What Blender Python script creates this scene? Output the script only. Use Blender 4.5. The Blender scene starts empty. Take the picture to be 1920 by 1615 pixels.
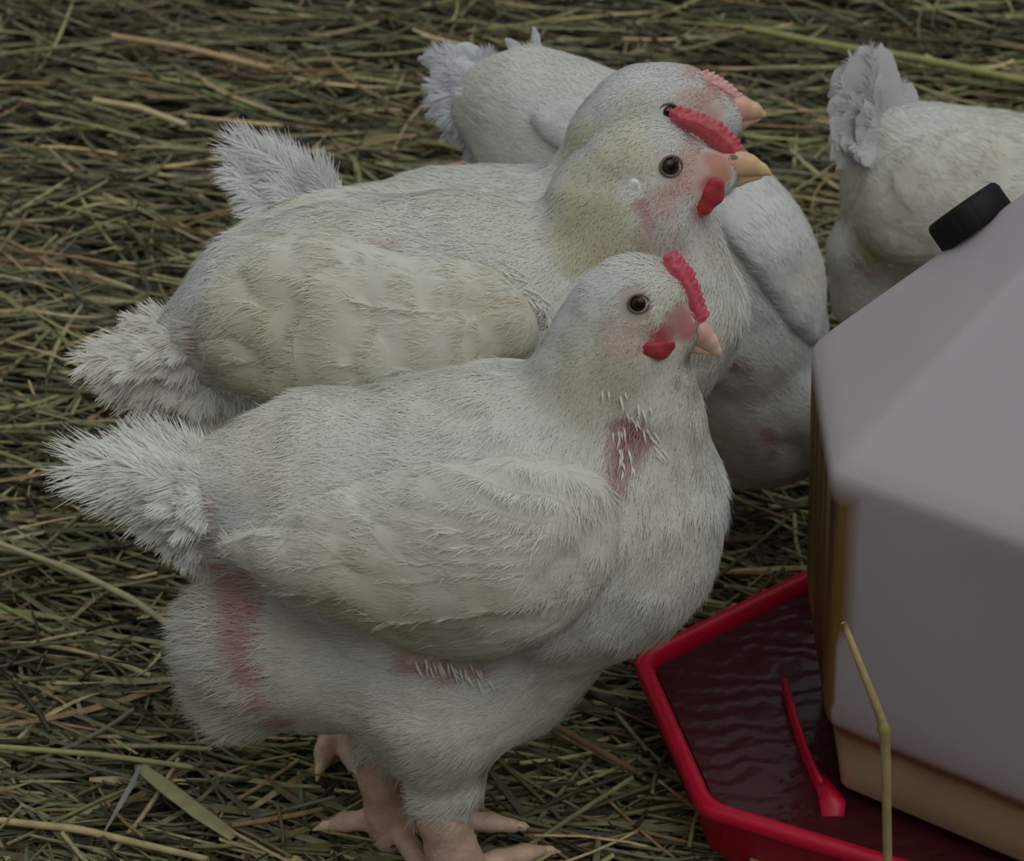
import bpy, math
import numpy as np
from mathutils import Vector, Matrix

# ------------------------------------------------------------------ camera, world, light, exposure
W, H, F = 1920.0, 1615.0, 5200.0
PITCH = math.radians(33.0)
DIST, Z0 = 1.456, 0.290
sp, cp = math.sin(PITCH), math.cos(PITCH)
FWD = np.array([0, cp, -sp]); UP = np.array([0, sp, cp]); RT = np.array([1.0, 0, 0])
CAM = np.array([0, 0, Z0]) - DIST * FWD

scn = bpy.context.scene
cd = bpy.data.cameras.new('camera'); co = bpy.data.objects.new('camera', cd)
scn.collection.objects.link(co); scn.camera = co
cd.sensor_fit = 'HORIZONTAL'; cd.sensor_width = 36.0; cd.lens = F / W * 36.0
cd.clip_start = 0.02; cd.clip_end = 60
co.location = Vector(CAM)
co.rotation_euler = (math.pi / 2 - PITCH, 0, 0)
cd.dof.use_dof = True; cd.dof.focus_distance = 1.45; cd.dof.aperture_fstop = 17.0

scn.view_settings.view_transform = 'Standard'
scn.view_settings.look = 'None'
scn.view_settings.gamma = 1.0
scn.view_settings.use_curve_mapping = False
scn.view_settings.exposure = 0.42

wd = bpy.data.worlds.new('overcast_shade'); scn.world = wd; wd.use_nodes = True
nt = wd.node_tree; nt.nodes.clear()
tc = nt.nodes.new('ShaderNodeTexCoord'); sx = nt.nodes.new('ShaderNodeSeparateXYZ')
mp = nt.nodes.new('ShaderNodeMapRange'); cr = nt.nodes.new('ShaderNodeValToRGB')
bg = nt.nodes.new('ShaderNodeBackground'); out = nt.nodes.new('ShaderNodeOutputWorld')
mp.inputs['From Min'].default_value = -0.1; mp.inputs['From Max'].default_value = 1.0
cr.color_ramp.elements[0].position = 0.0; cr.color_ramp.elements[0].color = (0.11, 0.095, 0.09, 1)
cr.color_ramp.elements[1].position = 1.0; cr.color_ramp.elements[1].color = (0.78, 0.88, 0.93, 1)
e = cr.color_ramp.elements.new(0.45); e.color = (0.34, 0.33, 0.325, 1)
nt.links.new(tc.outputs['Generated'], sx.inputs[0]); nt.links.new(sx.outputs['Z'], mp.inputs['Value'])
nt.links.new(mp.outputs[0], cr.inputs[0]); nt.links.new(cr.outputs[0], bg.inputs['Color'])
bg.inputs['Strength'].default_value = 0.55
nt.links.new(bg.outputs[0], out.inputs['Surface'])

sd = bpy.data.lights.new('sun', 'SUN'); so = bpy.data.objects.new('sun', sd); scn.collection.objects.link(so)
sd.energy = 0.62; sd.angle = math.radians(50); sd.color = (1.0, 1.0, 0.97)
so.rotation_euler = (math.radians(24), math.radians(24), 0)

# ------------------------------------------------------------------ helpers
rng = np.random.default_rng(7)
def srgb(r, g, b):
    c = np.array([r, g, b], float) / 255.0
    return np.where(c <= 0.04045, c / 12.92, ((c + 0.055) / 1.055) ** 2.4)
def rays(px, py):
    px = np.asarray(px, float); py = np.asarray(py, float)
    d = FWD + ((px - W / 2) / F)[..., None] * RT - ((py - H / 2) / F)[..., None] * UP
    return d
def at_z(px, py, z=0.0):
    d = rays(px, py); return CAM + d * ((z - CAM[2]) / d[..., 2])[..., None]
def at_y(px, py, y):
    d = rays(px, py); return CAM + d * ((y - CAM[1]) / d[..., 1])[..., None]
def proj(p):
    v = p - CAM; dz = v @ FWD
    return W / 2 + F * (v @ RT) / dz, H / 2 - F * (v @ UP) / dz
def unit(v):
    v = np.asarray(v, float); return v / np.maximum(np.linalg.norm(v, axis=-1, keepdims=True), 1e-12)

class Noise:
    def __init__(s, seed): s.g = np.random.default_rng(seed).random((16, 16, 16)) * 2 - 1
    def __call__(s, p):
        i = np.floor(p).astype(int); f = p - i; f = f * f * (3 - 2 * f)
        r = 0
        for a in (0, 1):
            for b in (0, 1):
                for c in (0, 1):
                    w = (f[..., 0] if a else 1 - f[..., 0]) * (f[..., 1] if b else 1 - f[..., 1]) * (f[..., 2] if c else 1 - f[..., 2])
                    r = r + w * s.g[(i[..., 0] + a) % 16, (i[..., 1] + b) % 16, (i[..., 2] + c) % 16]
        return r
N1, N2, N3 = Noise(1), Noise(2), Noise(3)

def mesh_obj(name, V, Fc, mat, parent=None, col=None, smooth=True, mats=None, mi=None):
    """V (n,3), Fc list of face index arrays [(m,4) and/or (m,3)]"""
    me = bpy.data.meshes.new(name)
    V = np.asarray(V, np.float32)
    if isinstance(Fc, np.ndarray): Fc = [Fc]
    Fc = [np.asarray(f, np.int32) for f in Fc if len(f)]
    ln = np.concatenate([np.full(len(f), f.shape[1], np.int32) for f in Fc])
    idx = np.concatenate([f.ravel() for f in Fc])
    st = np.concatenate([[0], np.cumsum(ln)[:-1]]).astype(np.int32)
    me.vertices.add(len(V)); me.vertices.foreach_set('co', V.ravel())
    me.loops.add(len(idx)); me.loops.foreach_set('vertex_index', idx)
    me.polygons.add(len(ln)); me.polygons.foreach_set('loop_start', st); me.polygons.foreach_set('loop_total', ln)
    if smooth: me.polygons.foreach_set('use_smooth', np.ones(len(ln), bool))
    if mi is not None: me.polygons.foreach_set('material_index', mi.astype(np.int32))
    me.update(calc_edges=True); me.validate()
    if col is not None:
        a = me.color_attributes.new('Col', 'FLOAT_COLOR', 'POINT')
        c4 = np.ones((len(V), 4), np.float32); c4[:, :3] = col
        a.data.foreach_set('color', c4.ravel())
    for m in (mats or [mat]): me.materials.append(m)
    o = bpy.data.objects.new(name, me); scn.collection.objects.link(o)
    if parent is not None:
        o.parent = parent
        o.matrix_parent_inverse = Matrix.Translation(-Vector(parent.location))
    return o
def tag(o, label=None, cat=None, group=None, kind=None):
    if label: o['label'] = label
    if cat: o['category'] = cat
    if group: o['group'] = group
    if kind: o['kind'] = kind
def empty(name, loc, label, cat, group=None):
    o = bpy.data.objects.new(name, None); scn.collection.objects.link(o); o.location = Vector(loc)
    o.empty_display_size = 0.02; tag(o, label, cat, group); return o

def material(name, base=(0.5, 0.5, 0.5), rough=0.6, attr=False, spec=0.4, noise=None, bump=None, sss=0.0, trans=0.0, coat=0.0, sheen=0.0, ior=1.45, ssr=(1, .4, .3), sscale=0.006):
    m = bpy.data.materials.new(name); m.use_nodes = True
    n = m.node_tree; b = n.nodes['Principled BSDF']; L = n.links.new
    b.inputs['Roughness'].default_value = rough; b.inputs['Specular IOR Level'].default_value = spec
    b.inputs['IOR'].default_value = ior
    b.inputs['Coat Weight'].default_value = coat; b.inputs['Sheen Weight'].default_value = sheen
    b.inputs['Transmission Weight'].default_value = trans
    if sss: b.inputs['Subsurface Weight'].default_value = sss; b.inputs['Subsurface Radius'].default_value = ssr; b.inputs['Subsurface Scale'].default_value = sscale
    tcn = n.nodes.new('ShaderNodeTexCoord')
    if attr:
        a = n.nodes.new('ShaderNodeAttribute'); a.attribute_name = 'Col'; src = a.outputs['Color']
    else:
        r = n.nodes.new('ShaderNodeRGB'); r.outputs[0].default_value = (*base, 1); src = r.outputs[0]
    if noise:
        sc, amt = noise[:2]; stretch = noise[2] if len(noise) > 2 else (1, 1, 1)
        mpn = n.nodes.new('ShaderNodeMapping'); mpn.inputs['Scale'].default_value = stretch
        t = n.nodes.new('ShaderNodeTexNoise'); t.inputs['Scale'].default_value = sc; t.inputs['Detail'].default_value = 5
        L(tcn.outputs['Object'], mpn.inputs[0]); L(mpn.outputs[0], t.inputs['Vector'])
        mr = n.nodes.new('ShaderNodeMapRange'); mr.inputs['From Min'].default_value = 0.3; mr.inputs['From Max'].default_value = 0.7
        mr.inputs['To Min'].default_value = 1 - amt; mr.inputs['To Max'].default_value = 1 + amt * 0.6
        L(t.outputs[0], mr.inputs[0])
        vm = n.nodes.new('ShaderNodeVectorMath'); vm.operation = 'SCALE'
        L(src, vm.inputs[0]); L(mr.outputs[0], vm.inputs['Scale']); src = vm.outputs[0]
    L(src, b.inputs['Base Color'])
    if bump:
        sc, st, dist = bump
        t2 = n.nodes.new('ShaderNodeTexNoise'); t2.inputs['Scale'].default_value = sc; t2.inputs['Detail'].default_value = 4
        L(tcn.outputs['Object'], t2.inputs['Vector'])
        bp = n.nodes.new('ShaderNodeBump'); bp.inputs['Strength'].default_value = st; bp.inputs['Distance'].default_value = dist
        L(t2.outputs[0], bp.inputs['Height']); L(bp.outputs[0], b.inputs['Normal'])
    return m

def translucent(m, amt):
    n = m.node_tree; b = n.nodes['Principled BSDF']; o = n.nodes['Material Output']
    t = n.nodes.new('ShaderNodeBsdfTranslucent'); x = n.nodes.new('ShaderNodeMixShader'); x.inputs[0].default_value = amt
    n.links.new(b.inputs['Base Color'].links[0].from_socket, t.inputs['Color'])
    n.links.new(b.outputs[0], x.inputs[1]); n.links.new(t.outputs[0], x.inputs[2]); n.links.new(x.outputs[0], o.inputs['Surface']); return m
M_feather = material('white_feather', attr=True, rough=0.95, spec=0.1, sheen=0.0)
translucent(M_feather, 0.3)
M_skin = material('leg_skin', attr=True, rough=0.5, spec=0.4, bump=(420, 0.5, 0.001), noise=(220, 0.12))
M_comb = material('comb_red', attr=True, rough=0.42, spec=0.5, bump=(900, 0.5, 0.0006), noise=(500, .18))
M_beak = material('beak_horn', attr=True, rough=0.3, spec=0.5)
M_eye = material('eye_gloss', attr=True, rough=0.07, spec=0.28)
M_hay = material('hay', attr=True, rough=0.6, spec=0.25, noise=(160, 0.3))
M_soil = material('soil', base=tuple(srgb(36, 31, 22)), rough=0.95, noise=(60, 0.5), bump=(90, 1.0, 0.01))

# ------------------------------------------------------------------ surface nets
def surface_nets(sdf, lo, hi, res):
    lo = np.array(lo, float); n = np.ceil((np.array(hi) - lo) / res).astype(int) + 1
    ax = [lo[i] + res * np.arange(n[i]) for i in range(3)]
    G = np.empty(n, np.float32)
    for i in range(0, n[0], 16):
        P = np.stack(np.meshgrid(ax[0][i:i + 16], ax[1], ax[2], indexing='ij'), -1)
        G[i:i + 16] = sdf(P.reshape(-1, 3)).reshape(P.shape[:3])
    S = G < 0
    c = np.zeros(n - 1, int)
    for a in (0, 1):
        for b in (0, 1):
            for d in (0, 1):
                c += S[a:n[0] - 1 + a, b:n[1] - 1 + b, d:n[2] - 1 + d]
    act = (c > 0) & (c < 8)
    ids = np.full(n - 1, -1, np.int64); cell = np.argwhere(act); ids[act] = np.arange(len(cell))
    acc = np.zeros((len(cell), 3)); cnt = np.zeros(len(cell))
    cor = [(a, b, d) for a in (0, 1) for b in (0, 1) for d in (0, 1)]
    for u in cor:
        for v in cor:
            if sum(v) - sum(u) == 1 and all(v[k] >= u[k] for k in range(3)):
                g0 = G[cell[:, 0] + u[0], cell[:, 1] + u[1], cell[:, 2] + u[2]]
                g1 = G[cell[:, 0] + v[0], cell[:, 1] + v[1], cell[:, 2] + v[2]]
                m = (g0 < 0) != (g1 < 0)
                t = np.where(m, g0 / np.where(m, g0 - g1, 1), 0)
                q = np.array(u)[None] + t[:, None] * (np.array(v) - np.array(u))[None]
                acc[m] += q[m]; cnt[m] += 1
    V = lo + res * (cell + acc / cnt[:, None])
    Fs = []
    for k in range(3):
        a, b = (k + 1) % 3, (k + 2) % 3
        sl0 = [slice(None)] * 3; sl1 = [slice(None)] * 3
        sl0[k] = slice(0, n[k] - 1); sl1[k] = slice(1, n[k])
        s0, s1 = S[tuple(sl0)], S[tuple(sl1)]
        e = np.argwhere(s0 != s1)
        e = e[(e[:, a] > 0) & (e[:, b] > 0) & (e[:, a] < n[a] - 1) & (e[:, b] < n[b] - 1)]
        fl = s0[e[:, 0], e[:, 1], e[:, 2]]
        def idd(da, db):
            q = e.copy(); q[:, a] -= da; q[:, b] -= db
            return ids[q[:, 0], q[:, 1], q[:, 2]]
        f = np.stack([idd(1, 1), idd(0, 1), idd(0, 0), idd(1, 0)], 1)
        f[~fl] = f[~fl][:, ::-1]
        Fs.append(f)
    Fq = np.concatenate(Fs)
    Fq = Fq[(Fq >= 0).all(1)]
    return V, Fq

def seg_sdf(p, a, b, ra, rb):
    ab = b - a; L2 = ab @ ab
    t = np.clip(((p - a) @ ab) / max(L2, 1e-12), 0, 1)
    return np.linalg.norm(p - a - t[:, None] * ab, axis=1) - (ra + (rb - ra) * t)
def smin(a, b, k):
    h = np.clip(0.5 + 0.5 * (b - a) / k, 0, 1)
    return b + (a - b) * h - k * h * (1 - h)

def chain_sdf(segs):
    def f(p):
        d = None
        for a, b, ra, rb, k in segs:
            s = seg_sdf(p, a, b, ra, rb)
            d = s if d is None else smin(d, s, k)
        return d
    return f
def segs_mesh(segs, res):
    pts = np.array([s[0] for s in segs] + [s[1] for s in segs]); r = max(max(s[2], s[3]) for s in segs) + 3 * res
    return surface_nets(chain_sdf(segs), pts.min(0) - r, pts.max(0) + r, res)

# strips: centre lines (n,k,3), width vectors (n,k,3) -> quads
def strips(C, Wv):
    n, k, _ = C.shape
    V = np.stack([C - Wv, C + Wv], 2).reshape(-1, 3)
    b = (np.arange(n) * k * 2)[:, None] + (np.arange(k - 1) * 2)[None]
    Fq = np.stack([b, b + 1, b + 3, b + 2], -1).reshape(-1, 4)
    return V, Fq
class Acc:
    def __init__(s): s.V = []; s.F = []; s.C = []; s.M = []; s.n = 0
    def add(s, V, Fq, col, mi=0):
        Fq = np.asarray(Fq)
        s.V.append(V); s.F.append(Fq + s.n); s.n += len(V)
        c = np.asarray(col, float); s.C.append(np.broadcast_to(c, (len(V), 3)) if c.ndim == 1 else c)
        s.M.append(np.full(len(Fq), mi))
    def build(s, name, mat, parent=None, **kw):
        return mesh_obj(name, np.concatenate(s.V), s.F, mat, parent, np.concatenate(s.C), mi=np.concatenate(s.M), **kw)

# ------------------------------------------------------------------ bird
WHITE = srgb(230, 231, 226); CREAM = srgb(230, 224, 204); PINK = srgb(205, 120, 125); RED = srgb(196, 60, 80)
SKIN = srgb(196, 166, 148)

class Bird:
    def __init__(s, y, yaw=0.0, k=0.82, x_anchor=960, row_anchor=800):
        s.o = at_y(x_anchor, row_anchor, y); ps = math.radians(yaw)
        s.h = np.array([math.cos(ps), math.sin(ps), 0]); s.n = np.array([math.sin(ps), -math.cos(ps), 0])
        s.k = k; s.segs = []; s.leg = []; s.spine = None
    def P(s, px, py, lat=0.0):
        d = rays(px, py); o = s.o + lat * s.n
        t = ((o - CAM) @ s.n) / (d @ s.n)
        return CAM + d * np.asarray(t)[..., None]
    def R(s, px, py, r):
        return r * ((s.P(px, py) - CAM) @ FWD) / F
    def Q(s, p):          # squeeze lateral axis
        l = (p - s.o) @ s.n
        return p + (l * (1 / s.k - 1))[..., None] * s.n
    def chain(s, pts, k=0.02, lat=0.0):
        for i in range(max(1, len(pts) - 1)):
            a = pts[i]; b = pts[min(i + 1, len(pts) - 1)]
            la = a[3] if len(a) > 3 else lat; lb = b[3] if len(b) > 3 else lat
            A = s.Q(s.P(a[0], a[1], la)); B = s.Q(s.P(b[0], b[1], lb))
            s.segs.append((A, B, s.R(*a[:3]), s.R(*b[:3]), k))
    def wchain(s, pts, k=0.004):      # world points (x,y,z,r), legs and feet
        for a, b in zip(pts[:-1], pts[1:]):
            s.leg.append((np.array(a[:3]), np.array(b[:3]), a[3], b[3], k))
    def sdf(s, p, legs=True, rough=True):
        q = s.Q(p); d = None
        for A, B, ra, rb, k in s.segs:
            v = seg_sdf(q, A, B, ra, rb)
            d = v if d is None else smin(d, v, k)
        if rough:
            l = (q - s.o) @ s.n; q = q + (np.abs(l) - l)[..., None] * s.n
            d = d + 0.0020 * N1(q * 38) + 0.0009 * N2(q * 95)
        if legs and s.leg:
            L = None
            for a, b, ra, rb, k in s.leg:
                v = seg_sdf(p, a, b, ra, rb); L = v if L is None else smin(L, v, k)
            d = smin(d, L, 0.006)
        return d
    def normal(s, p, **kw):
        e = 0.0015; g = np.stack([s.sdf(p + e * v, **kw) - s.sdf(p - e * v, **kw) for v in np.eye(3)], -1)
        return unit(g)
    def hit(s, px, py, legs=False):
        px = np.atleast_1d(np.asarray(px, float)); py = np.atleast_1d(np.asarray(py, float))
        d = unit(rays(px, py)); p = s.P(px, py); p = p - d * 0.22
        t = np.zeros(len(px)); ok = np.zeros(len(px), bool)
        for _ in range(70):
            v = s.sdf(p + d * t[:, None], legs=legs)
            ok |= np.abs(v) < 0.0004
            t = np.where(ok, t, t + v * 0.75)
        # misses: closest approach on the sagittal plane
        ok2 = ok & (t < 0.5)
        return p + d * t[:, None], ok2
    def mirror(s, p):
        l = (p - s.o) @ s.n; return p - 2 * l[..., None] * s.n
    def fold(s, p):
        l = (p - s.o) @ s.n; return p + (np.abs(l) - l)[..., None] * s.n
    def patches(s, P, base, spec):
        C = np.array(base, float).copy(); f = s.fold(P)
        for px, py, r, colr, st in spec:
            h, ok = s.hit(px, py)
            c = h[0] if ok[0] else s.P(px, py)
            c = s.fold(c[None])[0]; R = r * ((c - CAM) @ FWD) / F
            w = N3(f * 160) * 0.22
            d = np.linalg.norm(f - c, axis=1) / R + w
            a = np.clip((1.15 - d) / 0.6, 0, 1)[:, None] * st
            C = C * (1 - a) + np.asarray(colr) * a
        return C
    def flow(s, P):
        """towards the tail along the spine (spine given tail -> head)"""
        sp_ = s.spine; best = np.full(len(P), 1e9); D = np.zeros_like(P)
        for a, b in zip(sp_[:-1], sp_[1:]):
            ab = b - a; t = np.clip(((P - a) @ ab) / (ab @ ab), 0, 1)
            d = np.linalg.norm(P - a - t[:, None] * ab, axis=1)
            w = np.exp(-(d / 0.035) ** 2) + 1e-6
            D += -unit(ab) * w[:, None]
        return unit(D)

def strand_field(bird, V, Fq, col, n, lenf, liftf, wid, acc, mi=0, seed=0, densf=None, sag=0.15, push=False):
    r = np.random.default_rng(seed)
    A, B, C, D = (V[Fq[:, i]] for i in range(4))
    nr = np.cross(C - A, D - B); area = np.linalg.norm(nr, axis=1) * 0.5; N = unit(nr)
    fc = (A + B + C + D) / 4
    w = area.copy()
    if densf is not None: w *= densf(fc)
    i = r.choice(len(Fq), n, p=w / w.sum())
    u, v = r.random((2, n, 1))
    P = (A[i] * (1 - u) + B[i] * u) * (1 - v) + (D[i] * (1 - u) + C[i] * u) * v
    Nn = N[i]; c = col[Fq[i, 0]]
    # outward check
    fl = bird.flow(P); fl = fl - (fl * Nn).sum(1, keepdims=True) * Nn
    fl = unit(fl + 0.0 * Nn)
    sd_ = np.cross(Nn, fl); a = r.normal(0, 0.22, (n, 1)) + 0.3 * N2(P * 45)[:, None]
    fl = unit(fl * np.cos(a) + sd_ * np.sin(a)); sd_ = np.cross(Nn, fl)
    L = (lenf(P) * r.uniform(0.6, 1.25, n))[:, None]; lift = (liftf(P) * r.uniform(0.4, 1.5, n))[:, None]
    root = P - Nn * 0.0006
    mid = root + L * 0.5 * unit(fl + lift * Nn)
    gv_ = np.array([0, 0, -sag]) * np.ones((n, 1)); gn = (gv_ * Nn).sum(1, keepdims=True); gv_ = gv_ - np.minimum(gn, 0) * Nn
    tip = mid + L * 0.5 * unit(fl + lift * Nn * 0.5 + gv_ + sd_ * r.normal(0, 0.25, (n, 1)))
    if push:
        for q_, ep in ((mid, .0007), (tip, .0009)):
            for _ in range(2):
                v = bird.sdf(q_, legs=False); q_ += Nn * np.clip(ep - v, 0, 0.006)[:, None]
    Cc = np.stack([root, mid, tip], 1)
    wv = sd_ * wid; Wv = np.stack([wv * 0.8, wv, wv * 0.15], 1)
    SV, SF = strips(Cc, Wv)
    j = r.normal(1.0, 0.025, (n, 1)); cc = np.clip(c * j, 0, 1)
    acc.add(SV, SF, np.repeat(cc, 6, 0), mi)

def feather(acc, root, d, side, L, wd, col, r, bend=0.0, barbs=110, droop=0.2, fluff=1.0, mi=0, quill=0.12, bw=0.00036, sheet=0.62):
    """one soft feather: vane sheet, raised shaft, loose barbs. d direction, side in-plane vector"""
    d = unit(d); side = unit(side - (side @ d) * d); up = np.cross(d, side)
    def axis(t): return root + d * (L * t)[..., None] + side * (bend * L * t ** 2)[..., None] + up * (0.0 * t)[..., None]
    def tan(t): return unit(d + side * (2 * bend * t)[..., None])
    prof = lambda t: np.clip(t / quill - 0.4, 0, 1) ** 0.6 * np.sqrt(np.clip(1 - ((t - 0.45) / 0.6) ** 2, 0.0, 1))
    # sheet
    T = np.linspace(0.02, 0.97, 16); w = wd * sheet * prof(T) * (1 + r.normal(0, 0.05, 16))
    c = axis(T); tn = tan(T); sv = np.cross(up, tn)
    g = np.stack([c - sv * w[:, None] - up * w[:, None] * 0.25, c - sv * w[:, None] * .5, c + up * wd * 0.03, c + sv * w[:, None] * .5, c + sv * w[:, None] - up * w[:, None] * 0.25], 1)
    idx = np.arange(16 * 5).reshape(16, 5)
    Fq = np.stack([idx[:-1, :-1], idx[1:, :-1], idx[1:, 1:], idx[:-1, 1:]], -1).reshape(-1, 4)
    acc.add(g.reshape(-1, 3), Fq, col * 0.98, mi)
    # shaft
    T = np.linspace(-0.02, 0.95, 8); c = axis(T) + up * wd * 0.06
    rw = np.linspace(0.0008, 0.00018, 8)
    SV, SF = strips(c[None], (np.cross(up, tan(T)) * rw[:, None])[None]); acc.add(SV, SF, np.clip(col * 1.12, 0, 1), mi)
    # barbs
    for sg in (-1, 1):
        t = np.sort(r.uniform(quill * 0.7, 0.98, barbs)); p0 = axis(t) + up * wd * r.uniform(-.05, .08, barbs)[:, None]; tn = tan(t); sv = sg * np.cross(up, tn)
        a = np.radians(r.normal(46, 9, barbs) - 22 * t)[:, None]
        bl = (wd * np.clip(prof(t), .25, 1) * r.uniform(0.75, 1.3, barbs) * fluff)[:, None]
        d1 = tn * np.cos(a) + sv * np.sin(a); m = p0 + d1 * bl * 0.55
        d2 = unit(d1 + tn * 0.5 + up * r.normal(0, 0.25, (barbs, 1)) + np.array([0, 0, -droop]) + sv * r.normal(0, 0.2, (barbs, 1)))
        e_ = m + d2 * bl * 0.5
        wv = np.cross(d1, up) * bw
        SV, SF = strips(np.stack([p0, m, e_], 1), np.stack([wv, wv, wv * 0.25], 1))
        acc.add(SV, SF, np.repeat(np.clip(col * r.normal(1, .04, (barbs, 1)), 0, 1), 6, 0), mi)

def poly_sd(px, py, poly):
    """signed distance (positive inside) to polygon in 2D"""
    poly = np.array(poly, float); d = np.full(px.shape, 1e9); ins = np.zeros(px.shape, bool)
    for (x0, y0), (x1, y1) in zip(poly, np.roll(poly, -1, 0)):
        ex, ey = x1 - x0, y1 - y0
        t = np.clip(((px - x0) * ex + (py - y0) * ey) / (ex * ex + ey * ey + 1e-9), 0, 1)
        d = np.minimum(d, np.hypot(px - x0 - t * ex, py - y0 - t * ey))
        c = ((y0 > py) != (y1 > py)) & (px < (x1 - x0) * (py - y0) / (y1 - y0 + 1e-12) + x0)
        ins ^= c
    return np.where(ins, d, -d)
def smooth_poly(poly, it=2):
    p = np.array(poly, float)
    for _ in range(it):
        q = np.roll(p, -1, 0); p = np.stack([0.75 * p + 0.25 * q, 0.25 * p + 0.75 * q], 1).reshape(-1, 2)
    return p

def wing(bird, parent, poly, feathers, colf, thick=0.010, edge=60, step=2.5, n_str=9000, seed=1, far=True, relief=1.0, L=0.011):
    """a folded wing: a cushion lying on the flank, its outline poly, with overlapping feather relief"""
    poly = smooth_poly(poly); mn, mx = poly.min(0) - 6, poly.max(0) + 6
    gx, gy = np.meshgrid(np.arange(mn[0], mx[0], step), np.arange(mn[1], mx[1], step), indexing='ij')
    sdd = poly_sd(gx, gy, poly)
    keep = sdd > -5
    hp, ok = bird.hit(gx[keep], gy[keep]); nn = bird.normal(hp)
    s = sdd[keep]; x = gx[keep]; y = gy[keep]
    t = np.clip(s / edge, 0, 1); h = thick * np.sqrt(1 - (1 - t) ** 2) - 0.0012 * (s < 0)
    rel = np.zeros(len(x)); shade = np.ones(len(x))
    for (x0, y0, x1, y1, wd, lev) in feathers:
        dx, dy = x1 - x0, y1 - y0; LL = math.hypot(dx, dy); ux, uy = dx / LL, dy / LL
        a = ((x - x0) * ux + (y - y0) * uy) / LL; b = (-(x - x0) * uy + (y - y0) * ux) + 18 * np.sin(a * 2.5) * (wd / 60)
        ww = wd * np.clip(1 - np.clip((a - 0.72) / 0.28, 0, 1) ** 2.4, 0, 1) ** 0.5
        q = np.abs(b) / np.maximum(ww, 1e-3); inside = (a > 0) & (a < 1) & (q < 1)
        z = (lev * 0.0005 + 0.0009 * (1 - q ** 2) * np.clip(a * 3, 0, 1) + 0.0004 * np.exp(-(b / 3.5) ** 2) * (a < .8)) * np.clip(a * 4, 0, 1)
        z = z * np.clip(a * 2.6, 0, 1) ** 1.5; rel = np.where(inside & (z > rel), z, rel)
    h = h + rel * relief * np.clip(s / 12, 0, 1) + 0.0012 * N1(hp * 70) * t
    V = hp + nn * h[:, None]
    idm = np.full(gx.shape, -1); idm[keep] = np.where(ok, np.arange(len(x)), -1)
    q = np.stack([idm[:-1, :-1], idm[:-1, 1:], idm[1:, 1:], idm[1:, :-1]], -1).reshape(-1, 4); q = q[(q >= 0).all(1)]
    # drop stretched quads
    dd = np.max(np.linalg.norm(V[q] - V[np.roll(q, -1, 1)], axis=-1), 1); q = q[dd < 0.025]
    nrm = np.cross(V[q[:, 2]] - V[q[:, 0]], V[q[:, 3]] - V[q[:, 1]])
    if ((nrm * nn[q[:, 0]]).sum(1)).mean() < 0: q = q[:, ::-1]
    col = colf(V)
    acc = Acc(); acc.add(V, q, col)
    strand_field(bird, V, q, col, n_str, lambda p: np.full(len(p), L), lambda p: np.full(len(p), 0.075), 0.00026, acc, seed=seed, sag=0.02)
    o = acc.build('wing', M_feather, parent)
    if far:
        V2 = hp + nn * (h * 0.4 - 0.0004)[:, None]; a2 = Acc(); a2.add(V2, q, col)
        strand_field(bird, V2, q, col, n_str // 3, lambda p: np.full(len(p), L), lambda p: np.full(len(p), 0.02), 0.0003, a2, seed=seed + 50, sag=0.02)
        a3 = Acc(); a3.add(bird.mirror(np.concatenate(a2.V)), np.concatenate(a2.F)[:, ::-1], np.concatenate(a2.C)); a3.build('wing', M_feather, parent)
    return o

def ellipsoid(c, R3, seg=20, ring=12):
    """R3: 3x3 rows = axis vectors scaled"""
    u = np.linspace(0, 2 * math.pi, seg, endpoint=False); v = np.linspace(0, math.pi, ring + 1)[1:-1]
    pts = [np.array([0, 0, 1.0])] + [np.array([math.sin(b) * math.cos(a), math.sin(b) * math.sin(a), math.cos(b)]) for b in v for a in u] + [np.array([0, 0, -1.0])]
    pts = np.array(pts); V = c + pts @ R3; q = []; t = []
    nr = len(v)
    for i in range(seg):
        j = (i + 1) % seg
        t.append([0, 1 + i, 1 + j]); t.append([len(pts) - 1, 1 + (nr - 1) * seg + j, 1 + (nr - 1) * seg + i])
        for k in range(nr - 1):
            q.append([1 + k * seg + i, 1 + (k + 1) * seg + i, 1 + (k + 1) * seg + j, 1 + k * seg + j])
    return V, [np.array(q), np.array(t)], pts

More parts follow.
